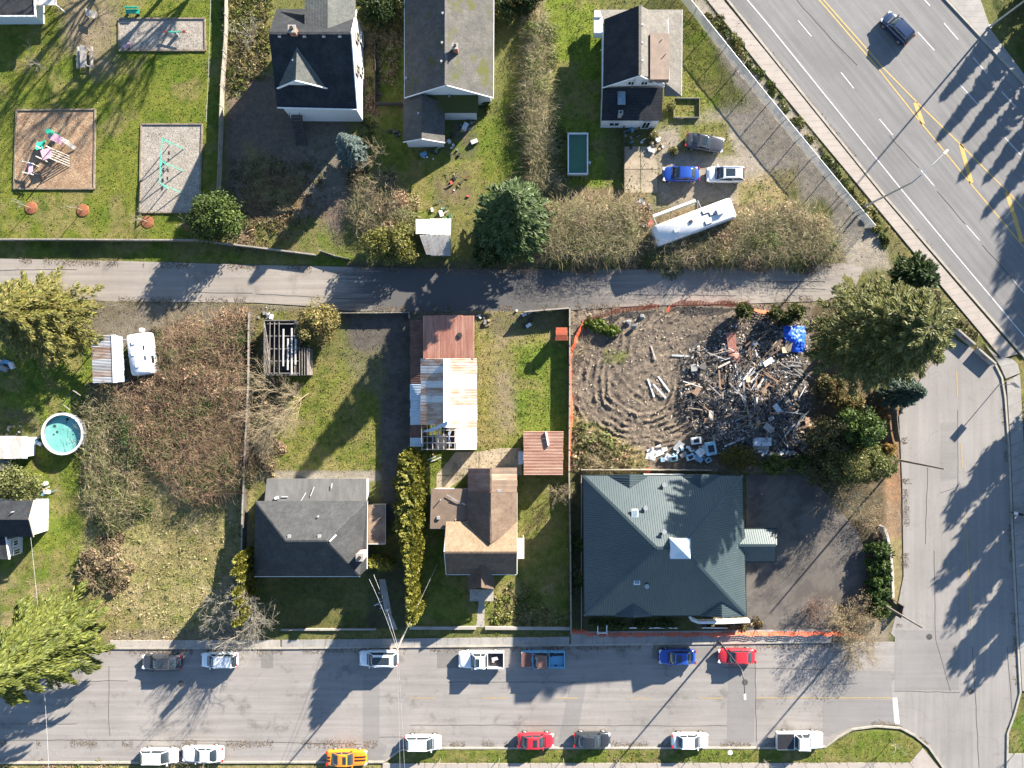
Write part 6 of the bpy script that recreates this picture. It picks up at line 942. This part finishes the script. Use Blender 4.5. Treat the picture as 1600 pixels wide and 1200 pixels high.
TURQ = plain('turquoise_steel', (.06,.36,.28), .4, .1); PINK = plain('pink_plastic', (.5,.28,.34), .5); TEAL = plain('teal_plastic', (.02,.30,.20), .45); CREAM = plain('cream_plastic', (.5,.47,.42), .5)
r = empty('swing_set', W(254, 250), 'turquoise swing frame in the gravel pit', 'swing set'); zt = 2.4; a, b = W(253,216,zt), W(249,286,zt); MB().bar(a, b, .1, .1).build('top_bar', TURQ, r)
for f in (0, .5, 1): p = a.lerp(b, f); MB().bar(p, (p.x-.2, p.y+.0, .08), .08, .08).bar(p, (p.x+1.5, p.y-.5, .08), .08, .08).build('leg', TURQ, r)
for f in (.22, .38, .62, .8): p = a.lerp(b, f); sw = MB().box((p.x, p.y, .6), (.2,.42,.05)).build('swing_seat', BLACK, r); MB().bar((p.x, p.y-.2, .6), (p.x, p.y-.2, zt), .02, .02).bar((p.x, p.y+.2, .6), (p.x, p.y+.2, zt), .02, .02).build('chain', GALV, sw)
r = empty('climbing_frame', W(75, 240), 'climbing frame with pink deck, teal slide and white rails', 'playground'); c = W(72, 240, 1.4)
MB().box((c.x, c.y, 1.3), (1.2,1.2,.1), .3).build('deck', PINK, r); [MB().box((c.x+dx, c.y+dy, 1.15), (.1,.1,2.3)).build('post', CREAM, r) for dx in (-.6,.6) for dy in (-.6,.6)]; MB().add([(c.x-.5,c.y+.6,1.35),(c.x-1.2,c.y+.5,1.3),(c.x-1.6,c.y+1.7,.35),(c.x-.7,c.y+1.9,.35)], [(0,1,2,3)]).bar((c.x-.5,c.y+.6,1.45),(c.x-.7,c.y+1.9,.45),.08,.2).bar((c.x-1.2,c.y+.5,1.4),(c.x-1.6,c.y+1.7,.45),.08,.2).build('slide', TEAL, r)
for k in range(5): MB().bar((c.x+.7,c.y-.6+.3*k,1.4),(c.x+2.0,c.y-1.1+.3*k,.15),.07,.07).build('ladder_rail', CREAM, r)
c2 = W(46, 262, 1.2); MB().box((c2.x, c2.y, 1.0), (.5,1.1,.08)).build('balance_deck', PINK, r); [MB().bar((c2.x-.9, c2.y+s, 1.1),(c2.x+.4, c2.y+s-.3, 1.1),.12,.12).build('rail', CREAM, r) for s in (.8,-.5)]; [MB().box((c2.x+dx, c2.y+dy, .5), (.08,.08,1.0)).build('post', CREAM, r) for dx in (-.3,.3) for dy in (-.5,.5)]
c3 = W(84, 214, 1.6); MB().box((c3.x, c3.y, 1.2), (1.8,.9,.08), -.5).build('upper_deck', PINK, r); MB().cyl((c3.x-.5,c3.y+.6,.0), .3, 1.9, 10).build('tube_tower', TEAL, r); MB().bar((c3.x+.8,c3.y-.2,1.3),(c3.x+1.7,c3.y-.9,.2),.4,.06).build('ramp', CREAM, r); [MB().box((c3.x+dx, c3.y, .65), (.08,.08,1.3)).build('post', CREAM, r) for dx in (-.8,.8)]
r = empty('seesaw', W(272, 50), 'seesaw with red seats in the gravel pit', 'seesaw'); a, b = W(258,50,.7), W(288,50,.9); MB().bar(a, b, .12, .1).build('beam', TEAL, r); [MB().box(p+Vector((0,0,.06)), (.4,.3,.06)).build('seat', plain('red_plastic', (.4,.06,.05), .5), r) for p in (a, b)]; MB().box(a.lerp(b,.5)-Vector((0,0,.4)), (.3,.3,.75)).build('pivot', GALV, r)
r = empty('spring_rider', W(200, 74), 'pink spring rider at the corner of the gravel pit', 'spring rider'); c = W(200,73,.4); MB().cyl((c.x,c.y,.08), .12, .35, 10).build('spring', DARKMETAL, r); MB().box((c.x,c.y,.55), (.8,.25,.35), .5).box((c.x+.3,c.y+.15,.8), (.25,.22,.3), .5).build('rider', PINK, r)
r = empty('park_bench', W(208, 18), 'green slatted park bench at the top of the park', 'bench'); c = W(207,18,.45); [MB().box((c.x, c.y+.2-.13*k, .45), (1.6,.11,.05)).build('seat_slat', TEAL, r) for k in range(4)]; [MB().box((c.x, c.y+.34, .6+.14*k), (1.6,.05,.11)).build('back_slat', TEAL, r) for k in range(3)]; [MB().box((c.x+s, c.y, .22), (.08,.5,.44)).build('leg', DARKMETAL, r) for s in (-.65,.65)]
r = empty('picnic_table', W(131, 88), 'long grey picnic table in the park', 'picnic table'); c = W(130,88,.75); [MB().box((c.x-.3+.15*k, c.y, .75), (.14,2.6,.05)).build('top_board', WOOD, r) for k in range(5)]; [MB().box((c.x+s, c.y, .45), (.28,2.6,.05)).build('seat', WOOD, r) for s in (-.8,.85)]; [MB().box((c.x, c.y+s, .4), (1.4,.1,.08)).box((c.x-.35, c.y+s, .37), (.08,.1,.72)).box((c.x+.35, c.y+s, .37), (.08,.1,.72)).build('leg', WOOD, r) for s in (-1,1)]
r = empty('picnic_table', W(141, 21), 'small grey table by the sandy path in the park', 'picnic table'); c = W(141,20,.75); [MB().box((c.x, c.y-.4+.16*k, .75), (1.2,.15,.05), -.4).build('top_board', WOOD, r) for k in range(5)]; [MB().box((c.x+s, c.y, .37), (.1,.6,.72), -.4).build('leg', WOOD, r) for s in (-.4,.4)]
for i, (x, y) in enumerate(((49,325),(130,329),(231,347),(297,353))):
    lb = ['first from the left', 'second from the left', 'third from the left', 'half hidden under the evergreen'][i]; MU = two('red_mulch', (.22,.085,.04), (.15,.06,.03), 3, .4, .6, .95, 12, .4, .8); c = W(x, y, 0); o = MB().tube([(c.x,c.y,.0),(c.x,c.y,.12),(c.x,c.y,.2)], [.8,.72,.2], 20).build('mulch_ring', MU); tag(o, f'red mulch ring round a sapling, {lb}', 'mulch ring', 'mulch rings in the park')
    bare_tree(x, y, 3.2, .7, f'thin leafless sapling in red mulch, {lb}', 'sapling', 3, 'palebark', .45, .04, 'park saplings', 4, zf=.35, base=(c.x, c.y, .15))
for i, (x, y) in enumerate(((688,1184),(780,1184),(880,1184),(966,1183),(1077,1183),(1192,1184),(1392,1156),(1598,1160))): bare_tree(x, y, 3.0, .6, f'staked leafless street sapling, {ordn[i]} from the left along the lower verge', 'sapling', 3, 'palebark', .5, .04, 'street saplings', 5, zf=.35)
bare_tree(75, 110, 4.5, 1.1, 'thin leafless tree on the park lawn', 'sapling', 4, 'palebark', .5, .05, 'park saplings', 4, zf=.3); tag(MB().cyl(W(1141,1176,.1), .3, .02, 18).build('valve_cover', WHITE), 'pale round cover in the lower grass verge', 'cover')
# ================================================================ junk and rubble
def junk(x, y, n, spread, label, cols, smax=.6, name='junk_heap'):
    r = empty(name, W(x, y), label, 'junk'); 
    for i in range(n):
        px_, py_ = x+random.gauss(0, spread), y+random.gauss(0, spread*.8); s = random.uniform(.15, smax); p = W(px_, py_, 0); c_ = random.choice(cols); z = float(ground_z(np.array([p.x]), np.array([p.y]))[0]); k = random.random(); rz = random.uniform(0, 3.1)
        mb = MB()
        if k < .5: mb.box((p.x, p.y, z+s*.3), (s*1.2, s*.7, s*.6), rz, random.uniform(-.3,.3))
        elif k < .75: mb.cyl((p.x, p.y, z), s*.4, s*.7, 10, s*.34)
        else: mb.bar((p.x-s, p.y-s*.4, z+.1), (p.x+s, p.y+s*.5, z+.25), .1, .06)
        mb.build(['crate','bucket','plank'][0 if k < .5 else 1 if k < .75 else 2], plain('junk_'+c_, {'w':(.5,.5,.5),'g':(.16,.16,.16),'b':(.10,.25,.38),'k':(.03,.03,.03),'r':(.3,.05,.05),'t':(.28,.21,.13),'y':(.40,.42,.12),'n':(.06,.14,.07)}[c_], .6), r)
junk(700, 228, 26, 13, 'garden clutter beside the wing of the mossy grey house', 'wwgkktnw', .7); junk(732, 195, 7, 7, 'bins and a white lid against the lean-to wall', 'wbgy', .8); junk(667, 248, 6, 5, 'pale garden chair and table on the shaded lawn', 'wwb', .7); junk(715, 285, 12, 16, 'pots and ornaments around the flower bed', 'rntwk', .4); junk(690, 332, 10, 9, 'green barrels and pots above the grey shed', 'nntkw', .6)
junk(985, 205, 24, 14, 'clutter on the concrete by the back door', 'kgbwkt', .6); junk(1020, 225, 16, 10, 'planks and pots beside the concrete yard', 'wtgk', .6); junk(1000, 320, 16, 6, 'white table and scrap below the concrete yard', 'wgkbw', .7); junk(1006, 350, 12, 6, 'dark scrap heap at the motorhome door', 'kgwr', .6)
junk(52, 690, 14, 5, 'coloured toys and boxes between the white shed and pool', 'brwnbw', .6); junk(8, 570, 12, 8, 'tarpaulin and scrap under the broad cedar', 'bwkgr', .9); junk(822, 498, 16, 9, 'scrap left behind the barn at the lane', 'gwkn', .6); junk(420, 492, 18, 7, 'pale rubble beside the roofless shed', 'wwgg', .5); junk(600, 945, 12, 10, 'white scraps under the golden cedars', 'wwbg', .35); junk(665, 700, 12, 12, 'scrap in front of the collapsed barn end', 'kgtw', .7); junk(755, 500, 8, 8, 'timber offcuts at the barn corner', 'twg', .5); junk(620, 208, 8, 6, 'bicycle wheels and scrap left of the small wing', 'kgk', .5); junk(700, 180, 5, 6, 'yellow and white bins below the lean-to', 'yyw', .6); junk(20, 673, 10, 8, 'stones and pots above the white shed', 'tgkw', .4); junk(75, 765, 8, 6, 'pale boxes under the grey-green tree', 'wtwb', .7)
r = empty('overturned_swing', W(113,627), 'overturned dark garden frame above the round pool', 'garden frame', None, -.6); [MB().bar(W(*a,z1), W(*b,z2), .07, .07).build('bar', DARKMETAL if i > 1 else OLDW, r) for i, (a, b, z1, z2) in enumerate((((97,631),(110,641),.5,.5),((114,610),(126,618),1.3,1.3),((97,631),(114,610),.5,1.3),((110,641),(126,618),.5,1.3),((104,636),(120,614),.3,1.2)))]
r.rotation_euler = (0,0,0)
def gz(x, y): return float(ground_z(np.array([x]), np.array([y]))[0])
# demolition rubble: every larger board a part, the small chips joined
r = empty('rubble_heap', W(1165, 610), 'demolition rubble of broken boards, panels and brick in the mud lot', 'rubble'); BC = [plain('board_pale', (.42,.44,.47), .7), plain('board_white', (.55,.55,.55), .6), WOOD, plain('board_grey', (.2,.2,.2), .8), plain('board_brown', (.17,.11,.075), .85), plain('board_tan', (.30,.23,.16), .85), plain('board_blue', (.14,.26,.38), .6), plain('board_dark', (.05,.045,.045), .9)]
zone = [(1075,575),(1110,540),(1150,515),(1250,525),(1262,640),(1260,700),(1180,705),(1120,690),(1080,650)]; pts = inpoly(270, zone)
cl = inpoly(26, zone); nb_ = 0
for (cx_, cy_) in cl:
    a0 = random.uniform(0, 3.14); m0 = random.choices(BC, (2.2,.8,3,4,6,4,.5,6))[0]
    for i in range(random.randint(7, 13)):
        if nb_ >= 285: break
        nb_ += 1; x, y = cx_+random.gauss(0, 9), cy_+random.gauss(0, 7); p = W(x, y); L_ = random.choice((.8,1.2,1.7,2.3,3.0)); a = a0+random.gauss(0, .35); z = gz(p.x, p.y)+random.uniform(.08,.6); d = Vector((math.cos(a), math.sin(a), random.uniform(-.2,.2)))*L_/2; q = Vector((p.x, p.y, z)); m_ = m0 if random.random() < .5 else random.choices(BC, (2,.7,3,4,6,4,.5,7))[0]; MB().bar(q-d, q+d, random.choice((.08,.1,.14,.2)), .05).build('board', m_, r)
for i, (x, y) in enumerate(inpoly(26, zone)): p = W(x, y); MB().box((p.x, p.y, gz(p.x,p.y)+random.uniform(.3,.6)), (random.uniform(.5,1.3), random.uniform(.4,.9), .05), random.uniform(0,3), random.uniform(-.3,.3), random.uniform(-.3,.3)).build('panel', random.choices(BC, (2,1,2,4,4,3,.6,4))[0], r)
q = inpoly(17000, [(1060,560),(1110,520),(1160,500),(1264,505),(1266,715),(1100,708),(1062,640)]); x = (q[:,0]-800)/K; y = (600-q[:,1])/K; kp = RNG.random(len(x)) < np.clip((fbm(x*.55, y*.55, 61, 4)-.34)*5, .15, 1); x, y = x[kp], y[kp]; n = len(x); C = np.stack([x, y, ground_z(x, y)+RNG.uniform(.03,.32,n)], 1); U = unit(rvec(n)*np.array([1,1,.35])); V = perp(U, unit(rvec(n)*.6+np.array([0,0,1.]))); sz = RNG.uniform(.05,.26,(n,1))
o = leaves('splinters', C, U*sz, V*sz*.32, palette(n, [(.32,.33,.35),(.2,.16,.12),(.12,.1,.09),(.42,.42,.42),(.07,.065,.06),(.26,.19,.13),(.12,.2,.3)], .3, [.12,.2,.22,.06,.22,.15,.03]), TWIG, r); o['kind'] = 'stuff'
q = inpoly(5000, MUDP); x = (q[:,0]-800)/K; y = (600-q[:,1])/K; n = len(q); C = np.stack([x, y, ground_z(x, y)+RNG.uniform(.02,.1,n)], 1); U = unit(rvec(n)*np.array([1,1,.3])); V = perp(U, unit(rvec(n)*.6+np.array([0,0,1.]))); sz = RNG.uniform(.04,.2,(n,1)); tag(leaves('mud_litter', C, U*sz, V*sz*.35, palette(n, [(.25,.21,.16),(.14,.11,.085),(.32,.28,.22),(.08,.07,.06)], .3), TWIG), 'chips, roots and stones scattered over the churned mud', 'litter', None, 'stuff')
MB().add([W(1135,520,.9)+Vector(v) for v in ((0,0,0),(1.1,.1,.1),(1.2,-2.2,0),(.3,-2.4,-.1),(.05,-.1,-.7),(1.1,0,-.7),(1.3,-2.2,-.8),(.2,-2.5,-.8))], [(0,3,2,1),(0,1,5,4),(1,2,6,5),(2,3,7,6),(3,0,4,7)]).build('brick_stack', BRICK, r); p = W(1148,558,.6); MB().tube([(p.x,p.y,.1),(p.x,p.y,.6),(p.x+.1,p.y,.85)], [.9,.8,.35], 9).build('brick_pile', BRICK, r)
tar = two('blue_tarp', (.012,.07,.42), (.02,.10,.55), 1.5, .4, .6, .45, 20, .1, 0); p = W(1241,530,.5); N_ = 30; xs = np.linspace(-1.25,1.25,N_); vx, vy = np.meshgrid(xs, xs); zz = .75*np.exp(-(vx**2+vy**2)/1.4)+.3*fbm(vx*2+5, vy*2+3, 5)+.22*np.abs(fbm(vx*3.1+1, vy*3.1, 8)-.47)*3; P_ = np.stack([p.x+vx*(1+.1*vy), p.y+vy*1.25, gz(p.x,p.y)+zz], -1).reshape(-1,3); id_ = np.arange(N_*N_).reshape(N_,N_); me = bpy.data.meshes.new('tarpaulin'); np_mesh(me, P_, np.stack([id_[:-1,:-1],id_[:-1,1:],id_[1:,1:],id_[1:,:-1]],-1).reshape(-1,4), None, True); tag(link('tarpaulin', me, tar), 'bright blue tarpaulin over a heap beside the huge conifer', 'tarpaulin')
for i, (x, y, s) in enumerate(((989,507,1.2),(982,504,.7),(1003,495,.7))): p = W(x, y); R_ = rvec(14)*np.array([s*.6,s*.55,s*.35]); import bmesh; bm = bmesh.new(); [bm.verts.new(v) for v in R_]; bmesh.ops.convex_hull(bm, input=bm.verts); me = bpy.data.meshes.new('boulder'); bm.to_mesh(me); bm.free(); o = link('boulder', me, plain('boulder_grey', (.16,.165,.165), .9, bmp=.4)); o.location = (p.x, p.y, gz(p.x,p.y)+s*.22); tag(o, ['large flat grey boulder inside the netting', 'smaller pale boulder left of the large one', 'pale boulder near the netting gap'][i], 'boulder', 'boulders in the mud lot')
r = empty('scrap_heap', W(1065,703), 'heap of discarded white appliances, doors and crates below the mud', 'scrap'); AP = [plain('appliance_white', (.55,.57,.58), .4), plain('appliance_blue', (.22,.38,.48), .5), BC[1], BC[6], plain('appliance_grey', (.2,.21,.22), .5)]
for (x, y, sx, sy, sz, a, m_) in ((1086,688,1.1,.8,.7,.15,0),(1108,700,1.2,1.5,.8,.2,1),(1095,705,1.3,.9,.4,.7,0),(1060,697,1.2,.9,.3,.9,4),(1024,706,1.8,1.2,.15,.4,2),(1017,714,1.2,.7,.12,-.2,2),(1078,714,1.0,.7,.5,.3,1),(1090,716,1.1,.6,.4,-.5,3),(1052,716,.9,.6,.5,.2,1),(1067,710,.8,.5,.4,.6,4),(1042,714,.8,.6,.4,1.1,0),(1105,718,.7,.5,.5,.5,1),(1038,702,.7,.5,.2,.3,2),(1035,718,.5,.5,.4,.1,3)):
    p = W(x, y); o = MB().box((p.x, p.y, gz(p.x,p.y)+sz/2), (sx, sy, sz), a, random.uniform(-.2,.2)).build('appliance' if sz > .35 else 'panel', AP[m_], r)
    if sz > .45: MB().box((p.x, p.y, gz(p.x,p.y)+sz+.02), (sx*.6, sy*.55, .03), a).build('opening', TRIM, o)
for i in range(30): x, y = random.uniform(1015,1112), random.uniform(698,720); p = W(x, y); s = random.uniform(.15,.45); MB().box((p.x,p.y,gz(p.x,p.y)+s*.4), (s,s*.7,s*.6), random.uniform(0,3), random.uniform(-.4,.4)).build('scrap_piece', random.choice(AP), r)
r = empty('wall_remnant', W(1230,690), 'pale broken wall and floor slab right of the rubble', 'rubble'); MB().box(W(1190,690,.4), (2.2,1.0,.5)).build('slab_piece', BC[0], r); MB().box(W(1188,698,.3), (1.9,.6,.4), .05).build('slab_piece', WOOD, r)
for i in range(26): p = W(random.uniform(1180,1268), random.uniform(700,713)); s = random.uniform(.2,.7); MB().box((p.x,p.y,gz(p.x,p.y)+.15), (s,s*.6,.2), random.uniform(0,3)).build('plaster_lump', random.choice([BC[1],BC[5],BC[0],BC[3]]), r)
for i, (a, b) in enumerate((((1130,697),(1162,683)),((1012,592),(1022,620)),((1020,600),(1040,622)),((1028,588),(1046,612)),((1017,540),(1024,562)),((1050,555),(1076,557)))):
    p, q = W(*a), W(*b); p.z = gz(p.x,p.y)+.12; q.z = gz(q.x,q.y)+.15; tag(MB().bar(p, q, .2, .08).build('fallen_beam', BC[0] if i != 4 else WOOD), ['long pale beam leaning off the rubble above the clipped bush', 'leftmost pale plank on the mud', 'middle of three pale planks on the mud', 'rightmost of three pale planks on the mud', 'grey plank lying in the churned mud', 'plank framing the mud at the rubble edge'][i], 'plank')
KP = [[(0,1161),(590,1163)],[(590,1188),(622,1170)],[(640,1164),(1250,1164)],[(1290,1162),(1330,1136),(1370,1131),(1410,1136),(1450,1164)],[(170,1017),(440,1017),(890,1012),(1390,1006)],[(0,407),(400,417),(800,424),(1300,414)],[(180,469),(400,471),(550,484),(900,481),(1290,468)],[(1411,660),(1415,760),(1415,900),(1404,980)],[(1569,610),(1580,850),(1590,1070)],[(1140,6),(1385,309),(1500,442)]]
pts_ = []
for pl in KP:
    for (x0, y0), (x1, y1) in zip(pl, pl[1:]):
        m_ = int(math.hypot(x1-x0, y1-y0)*6); f_ = RNG.random(m_); cl = fbm(f_*math.hypot(x1-x0, y1-y0)*.05, f_*0+y0, 3, 3); f_ = f_[cl > .42]; s_ = RNG.normal(0, 3.2, len(f_)); pts_.append(np.stack([x0+(x1-x0)*f_-(y1-y0)/(abs(x1-x0)+abs(y1-y0))*s_, y0+(y1-y0)*f_+(x1-x0)/(abs(x1-x0)+abs(y1-y0))*s_], 1))
q = np.concatenate(pts_); n = len(q); C = np.stack([(q[:,0]-800)/K, (600-q[:,1])/K, np.full(n, .04)], 1); U = unit(rvec(n)*np.array([1,1,.15])); V = perp(U, unit(rvec(n)*.3+np.array([0,0,1.]))); sz = RNG.uniform(.02,.09,(n,1))
tag(leaves('kerb_litter', C, U*sz, V*sz*.6, palette(n, [(.09,.07,.05),(.14,.10,.06),(.06,.05,.04),(.2,.15,.09)], .3), TWIG), 'dead leaves and grit gathered along the kerbs', 'litter', None, 'stuff')
for i, (x, y) in enumerate(((362,270),(556,330))): pass
